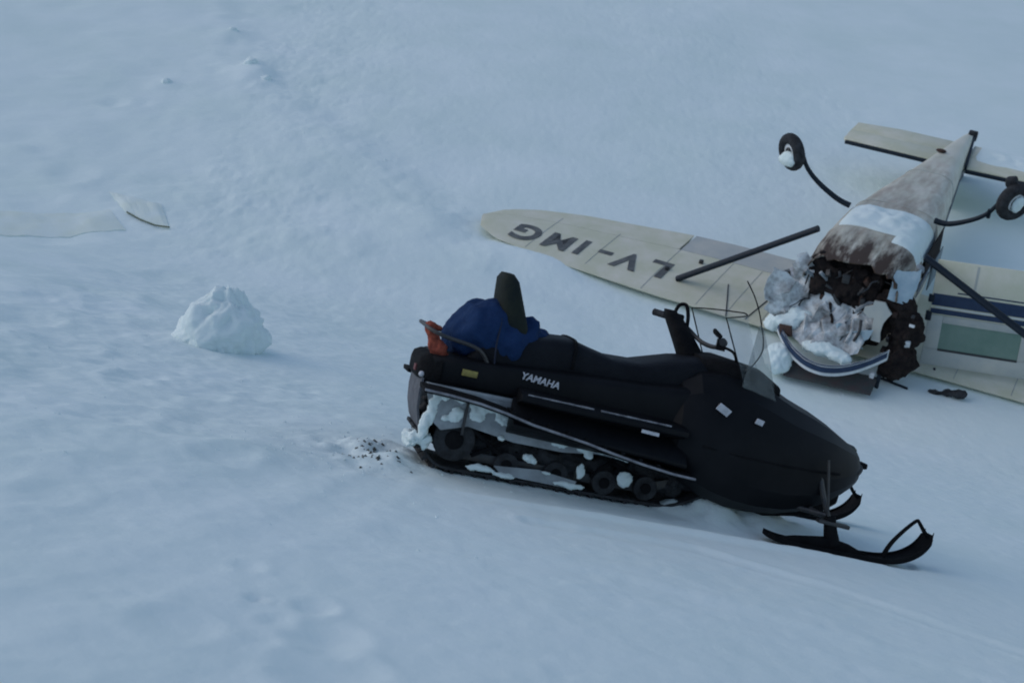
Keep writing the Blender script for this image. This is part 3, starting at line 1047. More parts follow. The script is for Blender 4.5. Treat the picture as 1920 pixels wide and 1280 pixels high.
# snow lying on the belly
def snow_sheet(name, x0, x1, y0, y1, zf, th, parent, seed, nx=26, ny=30):
    bm = BM()
    g = []
    for i in range(nx + 1):
        row = []
        for j in range(ny + 1):
            u, v = i / nx, j / ny
            x, y = x0 + (x1 - x0) * u, y0 + (y1 - y0) * v
            x += .07 * noise.noise(Vector((y * 3, seed, u * 2))) * (1 if u in (0, 1) else .6)
            e = min(u, 1 - u) * 3.5, min(v, 1 - v) * 4
            h = min(1, e[0]) * min(1, e[1])
            n1 = noise.fractal(Vector((x * 5, y * 5, seed)), .8, 2, 4)
            z = zf(x, y) - .012 + th * (h ** .5) * (1 + .5 * n1) + .02 * n1 * h
            row.append(bm.verts.new((x, y, z)))
        g.append(row)
    for i in range(nx):
        for j in range(ny):
            bm.faces.new((g[i][j], g[i + 1][j], g[i + 1][j + 1], g[i][j + 1]))
    shell(bm, -.01)
    return obj(name, bm, M['snow'], parent, smooth=70)
def bellyz(x, y):
    hw = np.interp(x, [f[0] for f in FUS], [f[1] for f in FUS])
    z1 = np.interp(x, [f[0] for f in FUS], [f[3] for f in FUS])
    z0 = np.interp(x, [f[0] for f in FUS], [f[2] for f in FUS])
    t = min(1, abs(y) / hw)
    return (z0 + z1) / 2 + (z1 - z0) / 2 * (1 - t ** 4.2) ** (1 / 4.2) if t < 1 else (z0 + z1) / 2
snow_sheet('snow_patch', -1.28, -.52, -.44, .53, bellyz, .045, fus, 2)
snow_sheet('snow_patch', -.62, -.30, .20, .52, bellyz, .022, fus, 5, 12, 14)

# wing halves
def wing(yr, yt_, pts, name='wing'):
    pass
def chord(y):
    a = abs(y)
    le = np.interp(a, [0, 2.2, 3.5, 4.42, 4.76, 4.88], [.08, .05, -.05, -.22, -.45, -.72])
    te = np.interp(a, [0, 1.8, 2.45, 3.1, 3.8, 4.35, 4.72, 4.88], [-1.92, -1.90, -1.84, -1.70, -1.56, -1.36, -1.12, -.80])
    return le, te
def wing_ring(y, n=14, c0=0., c1=1., zoff=0, thick=1):
    le, te = chord(y)
    c = le - te
    top, bot = [], []
    for k in range(n + 1):
        s = c0 + (c1 - c0) * k / n
        s2 = s
        x = le - c * s2
        t = .15 * c * thick * (1.15 * math.sqrt(max(s2, 0)) * (1 - s2) + .02)
        up = .10 * t + .012 * math.sin(PI * s2)
        dn = .9 * t
        top.append((x, y, up - .015 + zoff))
        bot.append((x, y, -dn - .015 + zoff))
    return top + bot[::-1]
def wing_part(name, y0, y1, c0, c1, m, parent, n=16, nc=12):
    bm = BM()
    loft(bm, [wing_ring(y, nc, c0, c1) for y in np.linspace(y0, y1, n)])
    return obj(name, bm, m, parent, smooth=45)
def half_wing(sg):
    wg = wing_part('wing', sg * .0 if sg < 0 else .02, sg * 4.88, 0, .70, M['cream'], A, 40, 14)
    wing_part('flap', sg * .62, sg * 2.40, .705, 1, M['cream2'], wg, 8, 5)
    wing_part('aileron', sg * 2.43, sg * 4.88, .705, 1, M['cream'], wg, 20, 5)
    wing_part('root_fairing', sg * .0 if sg < 0 else .02, sg * .60, .705, 1, M['cream'], wg, 4, 5)
    return wg
WL = half_wing(-1)
WR = half_wing(1)
def wz(x, y):
    le, te = chord(y)
    s = (le - x) / (le - te)
    t = .15 * (le - te) * (1.15 * math.sqrt(max(s, 0)) * (1 - s) + .02)
    return .10 * t + .012 * math.sin(PI * s) - .015
# panel joints on the lower skin
for y in (-.95, -1.35, -1.72, -2.40, -3.2, -4.0, 1.2, 1.8, 2.4):
    bm = BM()
    xs = np.linspace(-1.26 if abs(y) > 2.5 else -1.30, .0 if abs(y) < 3 else -.2, 12)
    tube(bm, [(x, y, wz(x, y) + .0005) for x in xs], .0035, 5)
    obj('skin_joint', bm, M['alu'], WL if y < 0 else WR)
for (x0, y0), (x1, y1) in (((-.68, -1.57), (.07, -1.33)), ((-.95, -1.0), (.02, -1.12))):
    bm = BM()
    tube(bm, [(x0 + (x1 - x0) * t, y0 + (y1 - y0) * t, wz(x0 + (x1 - x0) * t, y0 + (y1 - y0) * t) + .003) for t in np.linspace(0, 1, 8)], .008, 5)
    obj('dark_seam', bm, M['steel'], WL)
for x, y in ((-1.05, -2.05), (-.62, -2.32)):
    bm = BM()
    box(bm, (x, y, wz(x, y) + .02), (.05, .05, .05))
    obj('hinge_bracket', bm, M['steel'], WL, bevel=.01)
# wing-root wedge
bm = BM()
v = [bm.verts.new(p) for p in ((.28, -.75, .80), (-.05, -.75, .70), (-.02, -.72, .42), (.08, -.73, .48))]
bm.faces.new(v)
shell(bm, .05)
obj('torn_bracket', bm, M['steel'], WL, smooth=0, label='dark wedge-shaped torn bracket at the wing root')
# registration, reading from the root outwards, tops towards the nose
for ch, y, x, hh, ww in (('L', -2.42, -.62, .46, .25), ('V', -2.80, -.60, .46, .34), ('-', -3.12, -.66, .40, .18), ('I', -3.42, -.62, .44, .08), ('M', -3.72, -.60, .44, .32), ('G', -4.16, -.60, .46, .36)):
    me = text_mesh(ch, 1.0, .004, 0, .035)
    xs_ = [v.co.x for v in me.vertices]
    ys_ = [v.co.y for v in me.vertices]
    cx, cy = (max(xs_) + min(xs_)) / 2, (max(ys_) + min(ys_)) / 2
    sy = hh / (max(ys_) - min(ys_)) if ch != '-' else .55
    sx = ww / (max(xs_) - min(xs_))
    me.transform(Matrix.Diagonal((sx, sy, 1, 1)) @ Matrix.Translation((-cx, -cy, 0)))
    # text x runs to -y, text y runs to +x
    me.transform(Matrix.Rotation(-PI / 2, 4, 'Z'))
    me.transform(Matrix(((1, .18 * 0, 0, 0), (0, 1, 0, 0), (0, 0, 1, 0), (0, 0, 0, 1))))
    lo = obj('letter', me, M['letter'], WL, smooth=0)
    lo.matrix_local = Matrix.Translation((x + .04, y, wz(x, y) + .002))
# struts
for sg, a, b in ((-1, (-.44, -2.12, .02), (-.38, -.60, 1.10)), (1, (.32, 2.60, .46), (-.16, .60, 1.18))):
    bm = BM()
    d = (Vector(b) - Vector(a)).normalized()
    side = Vector((1, 0, 0))
    nn = d.cross(side).normalized()
    rings = []
    for t in np.linspace(0, 1, 6):
        p = Vector(a).lerp(Vector(b), t)
        rings.append([tuple(p + side * .052 * math.cos(q) + nn * .036 * math.sin(q)) for q in [2 * PI * k / 14 for k in range(14)]])
    loft(bm, rings)
    obj('wing_strut', bm, M['strut'], A, smooth=50)
# main gear
def gear(sg, pts, wc, tilt, snow_balls):
    bm = BM()
    P = smooth_path(pts, 8)
    n = len(P)
    tube(bm, P, [.034 - .014 * i / n for i in range(n)], 10)
    leg = obj('gear_leg', bm, M['strut'], A, smooth=60)
    bm = BM()
    q = Vector(pts[-2]).lerp(Vector(pts[-1]), .15)
    bar(bm, q + Vector((-.02, 0, -.08)), q + Vector((.02, 0, .03)), .04, .03)
    obj('step', bm, M['strut'], leg, bevel=.006)
    root = Matrix.Translation(wc) @ tilt
    bm = BM()
    Rt, rt = .155, .066
    U, V = 36, 14
    vs = [[bm.verts.new(root @ Vector(((Rt + rt * math.cos(b_) * .95) * math.cos(a_), rt * 1.05 * math.sin(b_), (Rt + rt * math.cos(b_) * .95) * math.sin(a_)))) for b_ in [2 * PI * j / V for j in range(V)]] for a_ in [2 * PI * i / U for i in range(U)]]
    for i in range(U):
        for j in range(V):
            bm.faces.new((vs[i][j], vs[(i + 1) % U][j], vs[(i + 1) % U][(j + 1) % V], vs[i][(j + 1) % V]))
    wh = obj('wheel', bm, M['rubber'], A, smooth=60)
    bm = BM()
    q = bmesh.ops.create_cone(bm, cap_ends=True, segments=28, radius1=.105, radius2=.105, depth=.07)
    bmesh.ops.transform(bm, matrix=root @ Matrix.Rotation(PI / 2, 4, 'X'), verts=q['verts'])
    obj('rim', bm, M['white_paint'], wh, bevel=.012)
    bm = BM()
    q = bmesh.ops.create_cone(bm, cap_ends=True, segments=20, radius1=.07, radius2=.06, depth=.16)
    bmesh.ops.transform(bm, matrix=root @ Matrix.Translation((0, -sg * .03, 0)) @ Matrix.Rotation(PI / 2, 4, 'X'), verts=q['verts'])
    obj('brake', bm, M['steel'], wh, bevel=.01)
    for i, s_ in enumerate(snow_balls):
        b2 = blob([(tuple(c), r) for c, r in s_], .014, .012, 10, i + 9)
        bmesh.ops.transform(b2, matrix=root, verts=b2.verts)
        obj('snow_patch', b2, M['snow'], wh, smooth=80)
    return wh
gear(-1, [(-1.12, -.46, 1.16), (-1.13, -.62, 1.20), (-1.12, -.85, 1.33), (-1.10, -1.0, 1.47), (-1.08, -1.07, 1.60), (-1.08, -1.10, 1.68)], (-1.10, -1.22, 1.62), Matrix.Rotation(.25, 4, 'X') @ Matrix.Rotation(.85, 4, 'Z'),
     [[((.0, -.07, -.085), (.165, .05, .075)), ((.03, -.06, -.03), (.12, .045, .05))]])
gear(1, [(-1.30, .46, 1.16), (-1.28, .62, 1.17), (-1.22, .85, 1.30), (-1.16, 1.0, 1.44), (-1.12, 1.10, 1.62)], (-1.10, 1.24, 1.66), Matrix.Rotation(-.15, 4, 'X') @ Matrix.Rotation(-.70, 4, 'Z'),
     [[((-.01, .05, -.01), (.085, .035, .10))]])
bm = BM()
box(bm, (-1.12, 1.16, 1.86), (.14, .12, .10), Matrix.Rotation(.3, 3, 'X'))
obj('brake_block', bm, M['rubber'], A, bevel=.03, segs=3)

# tailplane
def slab(name, pts, z, th, m, parent, tilt=0):
    bm = BM()
    a = [bm.verts.new((x, y, z + tilt * y + th / 2)) for x, y in pts]
    b = [bm.verts.new((x, y, z + tilt * y - th / 2)) for x, y in pts]
    n = len(pts)
    bm.faces.new(a)
    bm.faces.new(b[::-1])
    for k in range(n):
        bm.faces.new((a[k], b[k], b[(k + 1) % n], a[(k + 1) % n]))
    return obj(name, bm, m, parent, bevel=.012, smooth=40)
for sg in (-1, 1):
    st = slab('tailplane', [(-5.0 if sg < 0 else -4.95, sg * .10), (-5.03, sg * 1.46), (-5.10, sg * 1.50), (-5.52, sg * 1.51), (-5.50, sg * .10)], .56, .055, M['cream'], A)
    slab('elevator', [(-5.53, sg * .14), (-5.545, sg * 1.51), (-5.90, sg * 1.51), (-6.02, sg * .9), (-6.02, sg * .14)], .56, .035, M['cream'], st)
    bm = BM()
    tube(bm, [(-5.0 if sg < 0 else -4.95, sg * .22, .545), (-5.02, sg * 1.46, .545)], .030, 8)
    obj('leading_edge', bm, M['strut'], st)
bm = BM()
loft(bm, [[(x, -.035, z0), (x, .035, z0), (x, .02, z1), (x, -.02, z1)] for x, z0, z1 in ((-4.7, .40, .35), (-5.1, .42, .0), (-5.6, .44, -.5), (-6.0, .46, -.75), (-6.3, .5, -.8))])
fin = obj('fin', bm, M['cream'], A, bevel=.01)
bm = BM()
loft(bm, [[(x, -.03, z0), (x, .03, z0), (x, .02, z1), (x, -.02, z1)] for x, z0, z1 in ((-6.32, .56, -.8), (-6.45, .60, -.78), (-6.56, .58, -.6), (-6.60, .5, -.4))])
obj('rudder', bm, M['strut'], fin, bevel=.008)
bm = BM()
tube(bm, [(-6.38, -.02, .60), (-6.38, .10, .60)], .075, 16)
bar(bm, (-6.2, .02, .66), (-6.38, .02, .61), .05, .03)
obj('tail_wheel', bm, M['rubber'], A, bevel=.01)
bm = BM()
bmesh.ops.create_icosphere(bm, subdivisions=2, radius=.045, matrix=Matrix.Translation((-4.62, -.1, .86)) @ Matrix.Diagonal((1, 1.6, .6, 1)))
obj('belly_vent', bm, M['brown'], fus)
bm = BM()
loft(bm, [[(x, y, z - .02), (x, y + .035, z - .02), (x, y + .035, z + .05), (x, y, z + .05)] for x, y, z in ((-6.40, .045, .57), (-5.9, .10, .58), (-5.3, .165, .58), (-4.95, .20, .58))])
obj('tail_fairing', bm, M['strut'], A, bevel=.006)
# snow on the right tailplane
snow_sheet('snow_patch', -6.0, -5.35, .25, 1.5, lambda x, y: .585, .03, A, 8)

# torn-open nose: dark engine bay
bay = obj('engine_bay', blob([((.12, -.05, .80), (.26, .44, .27)), ((.25, -.28, .82), (.14, .22, .22)), ((.20, .15, .62), (.20, .22, .20)), ((.10, .0, .95), (.22, .42, .16)), ((.2, -.36, .93), (.15, .13, .16)), ((.05, .45, .72), (.14, .12, .22)), ((-.1, 0, .45), (.2, .5, .45))], .030, .07, 6, 4), M['char'], A, smooth=25)
for i in range(26):
    p = Vector((random.uniform(.25, .42), random.uniform(-.45, .38), random.uniform(.55, 1.02)))
    pts = [p]
    d = Vector((random.uniform(-.1, .25), random.uniform(-1, 1), random.uniform(-1, .4))).normalized()
    for k in range(4):
        d = (d + Vector((random.uniform(-.5, .5), random.uniform(-.5, .5), random.uniform(-.8, .3)))).normalized()
        pts.append(pts[-1] + d * random.uniform(.04, .09))
    bm = BM()
    tube(bm, smooth_path(pts, 4), random.choice((.006, .009, .016, .022)), 6)
    obj('pipe' if i % 2 else 'wire', bm, random.choice((M['steel'], M['brown'], M['char'], M['alu'])), bay)
for i in range(12):
    bm = BM()
    p = Vector((random.uniform(.28, .42), random.uniform(-.42, .35), random.uniform(.58, 1.0)))
    box(bm, p, [random.uniform(.03, .11) for _ in range(3)], Matrix.Rotation(random.uniform(0, 3), 3, Vector((random.random(), random.random(), random.random())).normalized()))
    obj('engine_fitting', bm, random.choice((M['steel'], M['char'], M['brown'], M['steel'])), bay, bevel=.008)
# dark lining hanging at the right down to the snow
ln = obj('torn_lining', blob([((.30, .56, .70), (.12, .13, .22)), ((.34, .64, .46), (.13, .14, .24)), ((.38, .66, .22), (.15, .18, .20)), ((.36, .60, .10), (.14, .16, .14)), ((.30, .42, .80), (.10, .12, .15)), ((.30, .72, .55), (.08, .10, .2))], .022, .05, 8, 8), M['char'], A, smooth=25)
for i in range(10):
    bm = BM()
    p = Vector((random.uniform(.40, .50), random.uniform(.48, .74), random.uniform(.15, .8)))
    box(bm, p, (random.uniform(.02, .05), random.uniform(.03, .08), random.uniform(.03, .10)), Matrix.Rotation(random.uniform(0, 3), 3, 'Y'))
    obj('torn_scrap', bm, random.choice((M['char'], M['brown'], M['white_paint'], M['steel'])), ln, bevel=.004)

# crumpled sheets
def crumple(name, u0, u1, v0, v1, fn, m, parent, amp=.03, nu=22, nv=16, seed=0, th=.006, smooth=18, ragged=.05):
    bm = BM()
    g = []
    for i in range(nu + 1):
        row = []
        for j in range(nv + 1):
            u = u0 + (u1 - u0) * i / nu
            vv = v0 + (v1 - v0) * j / nv
            if j == nv:
                vv += ragged * noise.noise(Vector((u * 9, seed, 1))) * 2
            p = Vector(fn(u, vv))
            nz = Vector(noise.noise_vector(p * 7 + Vector((seed, 0, 0)))) * amp + Vector(noise.noise_vector(p * 17 + Vector((seed, 5, 0)))) * amp * .6
            p += nz * (1 if 0 < j else .25)
            row.append(bm.verts.new(p))
        g.append(row)
    for i in range(nu):
        for j in range(nv):
            bm.faces.new((g[i][j], g[i + 1][j], g[i + 1][j + 1], g[i][j + 1]))
    bmesh.ops.triangulate(bm, faces=bm.faces[:])
    shell(bm, th)
    return obj(name, bm, m, parent, smooth=smooth)

def bowl(u, v):
    """cowling shell: u -1..1 across, v 0 rim .. 1 up towards the cabin"""
    y = -.02 + .60 * u
    x = .98 - .42 * u * u - .62 * max(0, v - .25) ** 1.15
    z = .10 + .16 * u * u + .55 * v + .02 * u
    return (x, y, z)
cowl = crumple('cowling', -1, .98, 0, .23, bowl, M['white_paint'], A, amp=.008, nu=40, nv=6, seed=3, smooth=60, ragged=0)
def band(v0, v1, m, nm, seed, off=.012):
    f = lambda u, v: tuple(Vector(bowl(u, v)) + Vector((off, 0, 0)))
    return crumple(nm, -1, .97, v0, v1, f, m, cowl, amp=.006, nu=40, nv=3, seed=3, smooth=60, ragged=0, th=.004)
band(.075, .185, M['trimblue'], 'trim_stripe', 3)
band(.215, .235, M['trimblue'], 'trim_stripe', 3)
# crumpled white shell pieces between the rim and the cabin
f1 = lambda u, v: (.80 - .34 * u * u - .48 * v, -.10 + .52 * u - .02 * v, .24 + .13 * u * u + .50 * v)
sh = crumple('torn_shell', -1, .70, 0, .85, f1, M['dirty'], A, amp=.10, nu=13, nv=7, seed=11, smooth=0, ragged=.16)
f2 = lambda u, v: (.42 - .1 * u, -.60 + .22 * u, .30 + .50 * v - .12 * u)
crumple('torn_shell', -1, 1, 0, 1, f2, M['dirty'], A, amp=.085, nu=6, nv=6, seed=17, smooth=0, ragged=.14)
f3 = lambda u, v: (.50 + .05 * v, .02 + .28 * u, .24 + .24 * v + .04 * u)
crumple('torn_shell', -1, 1, 0, 1, f3, M['paleblue'], A, amp=.09, nu=7, nv=5, seed=23, smooth=0, ragged=.14)
# snow caught in the torn nose
for balls, sd_ in (([((.50, -.52, .36), (.13, .16, .08)), ((.45, -.42, .44), (.11, .14, .07)), ((.42, -.60, .32), (.10, .12, .08))], 1),
                   ([((.72, -.10, .27), (.12, .22, .07)), ((.76, .10, .25), (.10, .18, .06))], 2),
                   ([((.30, -.62, .30), (.14, .12, .14)), ((.25, -.72, .18), (.14, .12, .10))], 3)):
    obj('packed_snow', blob(balls, .018, .03, 9, sd_), M['snow'], sh, smooth=35)
bm = BM()
box(bm, (.68, -.50, .335), (.02, .16, .12), Matrix.Rotation(-.35, 3, 'Z') @ Matrix.Rotation(.25, 3, 'X'))
obj('intake_hole', bm, M['brown'], cowl, bevel=.006)
# pale T-shaped bracket standing in the dark opening
bm = BM()
prof = [(-.045, .0), (-.05, .12), (-.045, .24), (-.10, .23), (-.16, .27), (-.15, .33), (-.07, .37), (-.06, .42), (.05, .43), (.09, .37), (.13, .33), (.09, .27), (.055, .20), (.04, .10), (.05, .0)]
a = [bm.verts.new((.50 - .1 * z + .02 * y, .40 + y - .10 * z, .42 + z)) for y, z in prof]
bm.faces.new(a)
bmesh.ops.triangulate(bm, faces=bm.faces[:])
shell(bm, .03)
obj('bent_bracket', bm, M['cream2'], A, smooth=20)
for i, (y, z, l) in enumerate(((.05, .33, .2), (.12, .36, .22), (-.08, .34, .16), (.20, .40, .2), (.26, .32, .16))):
    bm = BM()
    p = Vector((.62, y, z))
    tube(bm, smooth_path([p, p + Vector((-.05, .03, l * .5)), p + Vector((-.12, .01, l))], 4), .012 + .004 * (i % 2), 6)
    obj('loose_pipe', bm, (M['steel'], M['dirty'], M['brown'])[i % 3], A)
# flat underside plate under the cowling and its post
bm = BM()
prism_xz(bm, [(.74, .0), (.98, -.07), (.98, -.05), (.74, .04)], -.38, .52)
for v_ in bm.verts:
    v_.co.x -= .30 * (v_.co.y - .0) * .5 + .08
    v_.co.z += .02
obj('lower_plate', bm, mat('dull_green_plate', (.03, .045, .045), .7, col2=(.06, .035, .035), scale=5), A, bevel=.006)
bm = BM()
box(bm, (.60, .46, .02), (.05, .05, .16))
obj('post', bm, M['white_paint'], A, bevel=.006)
bm = BM()
box(bm, (.60, .53, .02), (.04, .04, .15))
obj('post', bm, M['strut'], A, bevel=.006)
# pale panel right of the opening
f4 = lambda u, v: (.40 - .16 * v - .04 * u, .53 + .12 * u, .80 + .36 * v + .02 * u + .05 * (1 - u) * (1 - v))
crumple('side_panel', -1, 1, 0, 1, f4, M['paleblue'], A, amp=.020, nu=10, nv=10, seed=31, smooth=25, ragged=.03)
f5 = lambda u, v: (.38 - .1 * v, -.50 + .10 * u, .62 + .42 * v)
crumple('torn_shell', -1, 1, 0, 1, f5, M['dirty'], A, amp=.06, nu=4, nv=5, seed=37, smooth=0, ragged=.14)
f6 = lambda u, v: (.46 - .05 * v, .10 + .30 * u, .44 + .20 * v + .10 * abs(u))
crumple('torn_shell', -1, 1, 0, 1, f6, M['dirty'], A, amp=.09, nu=8, nv=4, seed=41, smooth=0, ragged=.2)
bm = BM()
tube(bm, [(.10, .60, .62), (.06, .585, 1.08)], .018, 8)
obj('door_post', bm, M['strut'], A)
bm = BM()
bmesh.ops.create_icosphere(bm, subdivisions=2, radius=.045, matrix=Matrix.Translation((.0, .60, 1.10)))
jitter(bm, .02, 20)
obj('strut_fitting', bm, M['alu'], A)

# open door, hanging upside down at the right: frame, green pane, stripes
DH = Matrix(((-.2058, -.9624, -.1772, -.05), (.9777, -.1946, -.0786, .98), (.0412, -.1894, .981, .04), (0, 0, 0, 1)))
door = bpy.data.objects.new('door', None)
COL.objects.link(door)
door.parent = A
door.matrix_local = DH
def dpan(name, x0, x1, z0, z1, m, th=.03, y=0, bevel=.006):
    bm = BM()
    box(bm, ((x0 + x1) / 2, y, (z0 + z1) / 2), (x1 - x0, th, z1 - z0))
    return obj(name, bm, m, door, bevel=bevel)
DL, DR = -.16, 1.22
wx0, wx1, wz0, wz1 = -.01, .80, .20, .49
dpan('frame_member', DL, wx0, wz0, .57, M['cream2'])
dpan('frame_member', wx1, DR, wz0, .57, M['cream2'])
dpan('frame_member', wx0, wx1, wz1, .57, M['cream2'])
dpan('frame_member', DL, DR, .02, wz0, M['cream2'])
dpan('window_pane', wx0, wx1, wz0, wz1, M['green'], .012, 0, 0)
dpan('window_trim', wx0, wx1, wz0 - .014, wz0 + .008, M['steel'], .036, 0, .002)
dpan('door_skin', DL, DR, .572, 1.16, M['cream'])
dpan('stripe', DL + .01, DR, .585, .640, M['trimblue'], .038, 0, .002)
dpan('stripe', DL + .05, DR, .650, .662, M['white_paint'], .042, 0, .001)
dpan('stripe', DL + .01, DR, .672, .80, M['trimblue'], .038, 0, .002)
dpan('stripe', DL + .25, DR, .825, .838, M['trimblue'], .038, 0, .001)
dpan('hinge', DL - .03, DL + .03, .50, .60, M['strut'], .05, 0, .006)
dpan('hinge', DL - .03, DL + .03, .70, .78, M['strut'], .05, 0, .006)
for p in ((.25, .92), (.9, .98)):
    dpan('door_rib', p[0] - .012, p[0] + .012, .86, 1.14, M['cream2'], .036, 0, .002)

# ------------------------------------------------------------ loose pieces round the wreck
def place(o, p, rz=0, extra=None):
    o.matrix_world = Matrix.Translation(p) @ Matrix.Rotation(rz, 4, 'Z') @ (extra or Matrix())
def pl(x, y, z=0):
    """a spot on the snow given in the aeroplane's frame"""
    p = MP @ Vector((x, y, z))
    p.z = hz(p.x, p.y)
    return p
bl = obj('snow_ball', blob([((0, 0, .10), (.15, .15, .13)), ((.05, .03, .06), (.14, .13, .10))], .014, .025, 9, 4), M['snow'], None, smooth=60)
bl.matrix_world = MP @ Matrix.Translation((.80, -.50, -.03)) @ Matrix.Scale(1.05, 4)
tag(bl, 'round ball of snow wedged beside the torn blue-striped nose', 'snow lump')
p0 = pl(.28, 1.05)
sc_ = obj('rubber_scrap', blob([((-.12, 0, .03), (.09, .04, .03)), ((0, 0, .03), (.10, .045, .035)), ((.12, -.02, .04), (.09, .055, .045))], .012, .02, 12, 2), M['rubber'], None, smooth=40)
place(sc_, pl(.30, 1.20) + Vector((0, 0, .01)), -.35)
tag(sc_, 'black torn rubber scrap lying on snow right of the nose', 'debris')
bm = BM()
pts = [pl(.30 + .02 * k, .50 + .075 * k) + Vector((0, 0, .012)) for k in range(5)]
o_ = pts[0].copy()
tube(bm, [q - o_ for q in smooth_path(pts, 4)], .014, 8)
rod = obj('control_rod', bm, M['strut'], None)
rod.location = o_
tag(rod, 'thin dark rod on the snow just below the charred lining', 'rod')
bm = BM()
pts = [pl(-.06 - .01 * k, .85 + .13 * k) + Vector((0, 0, .02 + .01 * math.sin(k * 2))) for k in range(6)]
o_ = pts[0].copy()
tube(bm, [q - o_ for q in smooth_path(pts, 4)], .009, 8)
box(bm, pts[1] - o_ + Vector((0, 0, .03)), (.02, .02, .08))
cb = obj('strand', bm, M['strut'], None)  # thin dark tube on the snow along the wing's front edge
cb.location = o_
tag(cb, 'thin dark cable lying below the open door', 'strand')

# cut snow block at the left
bm = BM()
bmesh.ops.create_icosphere(bm, subdivisions=5, radius=1)
for v in bm.verts:
    c = v.co.copy()
    x, y, z = c
    k = 1 - .50 * max(0, z) ** 1.5                       # leans in to a blunt top
    v.co = Vector((.27 * x * (1.0 + .12 * (z < 0)) * k + .06 * max(z, 0), .26 * y * k, .275 * z + .17))
    n_ = noise.fractal(c * 1.9 + Vector((3, 1, 8)), .7, 2, 4)
    v.co += c * .055 * n_
    # flat broken faces
for nrm, d_ in ((Vector((.55, -.70, .45)), .175), (Vector((-.72, -.45, .53)), .225), (Vector((.86, .1, .5)), .235), (Vector((.1, -.93, .36)), .190)):
    nrm.normalize()
    for v in bm.verts:
        e = (v.co - Vector((0, 0, .12))).dot(nrm) - d_ - .012 * noise.noise(v.co * 14)
        if e > 0:
            v.co -= nrm * e * .30
for v in bm.verts:
    v.co += v.co.normalized() * .007 * noise.fractal(v.co * 15, .7, 2, 5)
blk = obj('snow_block', bm, M['snow'], None, smooth=60)
pb = ground(408, 650)
place(blk, pb + Vector((0, .12, -.095)), .15, Matrix.Scale(pb.length * 176 / 2600 / .60, 4))
tag(blk, 'blunt pointed block of snow standing alone left of the snowmobile', 'snow block')
# small lumps up the slope
for i, (px, py, s_, lb) in enumerate(((436, 60, .09, 'small round snow clod on the upper ridge near the top edge'),
                                      ((472), 128, .13, 'largest snow clod on the ridge line, below the round one'),
                                      (500, 150, .08, 'snow clod at the lower right of the ridge clods'),
                                      (312, 152, .09, 'lone snow clod left of the ridge, above the hollow'))):
    g0 = ground(px, py)
    ob = obj('snow_clod', blob([((0, 0, .4), (1, .9, .7)), ((.4, .2, .3), (.7, .8, .6))], .12, .16, 1.6, i), M['snow'], None, smooth=60)
    place(ob, g0 - Vector((0, 0, s_ * .62)), i * 1.3, Matrix.Scale(s_, 4))
    tag(ob, lb, 'snow lump', 'snow clods on the slope')

# pale panel half buried at the far left
def gpts(L):
    return [ground(*p) for p in L]
C = gpts([(-60, 392), (205, 390), (236, 430), (-60, 432)])
D = gpts([(205, 352), (262, 360), (330, 402), (318, 430), (236, 398)])
root = C[1].copy()
pn = thing('cream_panel', 'pale cream broken panel half buried in snow at the left edge', 'wreckage', Matrix.Translation(root))
def plate(name, P_, m, lift, th):
    """thin sheet sunk in the snow: a, b on its far side, then d .. c on the near side"""
    bm = BM()
    a, b, c, d = P_[0], P_[1], P_[-2], P_[-1]
    g = []
    for i in range(29):
        row = []
        for j in range(9):
            u, v = i / 28, j / 8
            q = (a * (1 - u) + b * u) * (1 - v) + (d * (1 - u) + c * u) * v
            e = min(1, 5 * min(v, 1 - v)) * min(1, 8 * min(u, 1 - u))
            n_ = noise.noise(Vector((q.x * 2.2, q.y * 2.2, 4)))
            row.append(bm.verts.new(Vector((q.x, q.y, hz(q.x, q.y) + lift * (e + .35 * n_) - .004 * (1 - e))) - root))
        g.append(row)
    for i in range(28):
        for j in range(8):
            bm.faces.new((g[i][j], g[i + 1][j], g[i + 1][j + 1], g[i][j + 1]))
    shell(bm, th)
    return obj(name, bm, m, pn, smooth=50)
M['dusted'] = mat('snow_dusted_cream_paint', (.64, .73, .67), .85, col2=(.68, .78, .77), scale=2.5, bump=.2)
plate('flat_panel', C, M['dusted'], .010, .012)
plate('bent_tip', [D[0], D[1] * .4 + D[2] * .6, D[3], D[4]], M['dusted'], .018, .012)
bm = BM()
q = [ground(*p) - root for p in ((238, 400), (262, 412), (290, 424), (318, 430))]
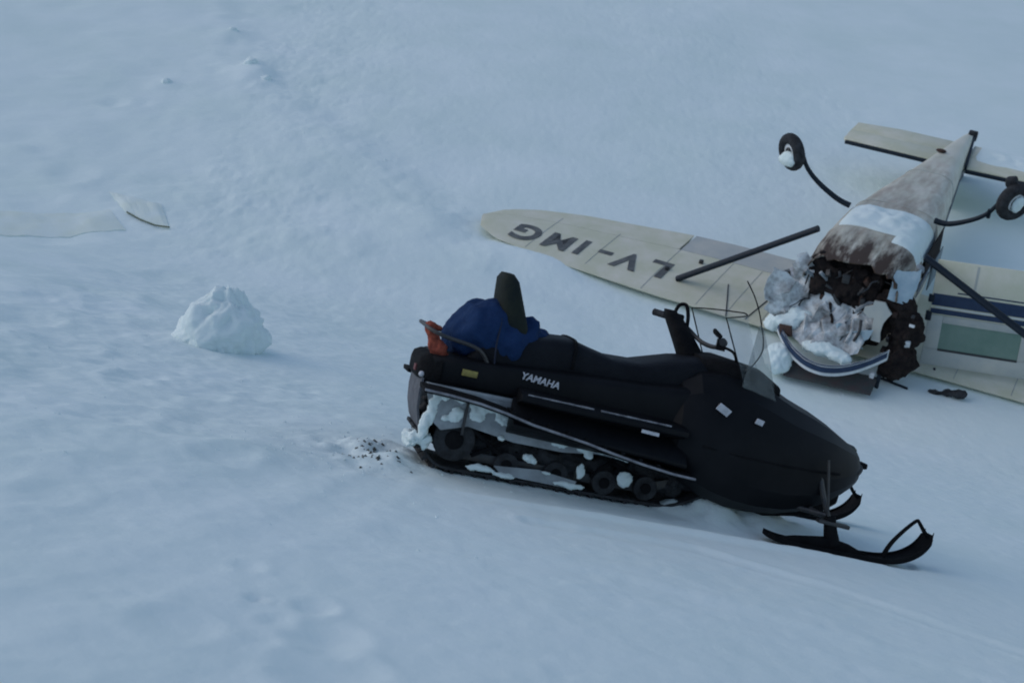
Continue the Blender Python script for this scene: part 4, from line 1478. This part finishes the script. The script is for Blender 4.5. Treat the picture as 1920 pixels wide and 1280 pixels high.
tube(bm, [a + Vector((0, 0, .018 + .004 * i)) for i, a in enumerate(q)], .010, 6)
obj('torn_edge', bm, mat('olive_edge', (.10, .12, .07), .8), pn)

# grit and clods thrown up behind the track
def scatter(name, n, fn, m, s0, s1, seed):
    rs = random.Random(seed)
    V_, F_ = [], []
    for i in range(n):
        x, y, s = fn(rs)
        s *= rs.uniform(s0, s1)
        z = hz(x, y)
        b0 = len(V_)
        for k in range(5):
            a = 2 * PI * k / 5 + rs.uniform(-.3, .3)
            V_.append((x + s * math.cos(a) * rs.uniform(.6, 1.3), y + s * math.sin(a) * rs.uniform(.6, 1.3), z - s * .3))
        V_.append((x + rs.uniform(-.3, .3) * s, y, z + s * rs.uniform(.5, .9)))
        for k in range(5):
            F_.append((b0 + k, b0 + (k + 1) % 5, b0 + 5))
    me = bpy.data.meshes.new(name)
    me.from_pydata(V_, [], F_)
    o = obj(name, me, m, None, smooth=0)
    o['kind'] = 'stuff'
    return o
def behind(rs):
    u, v = rs.gauss(-.08, .085), rs.gauss(-.12, .14)
    p = MS @ Vector((u, v, 0))
    return p.x, p.y, 1
g1 = scatter('dark_grit', 60, behind, mat('grit', (.05, .055, .05), .9), .006, .018, 3)
tag(g1, 'dark specks of grit churned into the snow behind the track', 'grit')
def crumbs(rs):
    if rs.random() < .45:
        p = MS @ Vector((rs.gauss(-.2, .35), rs.gauss(-.1, .4), 0))
        return p.x, p.y, .8
    if rs.random() < .5:
        y = rs.uniform(5, 14)
        return rs.uniform(-.36, -.02) * y, y, .9
    if rs.random() < .5:
        a, b = rs.choice(list(zip(CREASE, CREASE[1:])))
        t = rs.random()
        return a.x + (b.x - a.x) * t + rs.gauss(0, .25), a.y + (b.y - a.y) * t + rs.gauss(0, .35), 1.6
    p = MP @ Vector((rs.uniform(-1, 1.3), rs.uniform(-2.5, 2.5), 0))
    return p.x, p.y, 1.2
g2 = scatter('snow_crumbs', 420, crumbs, M['snow'], .005, .015, 8)
tag(g2, 'loose crumbs of broken snow scattered over the slope', 'snow')
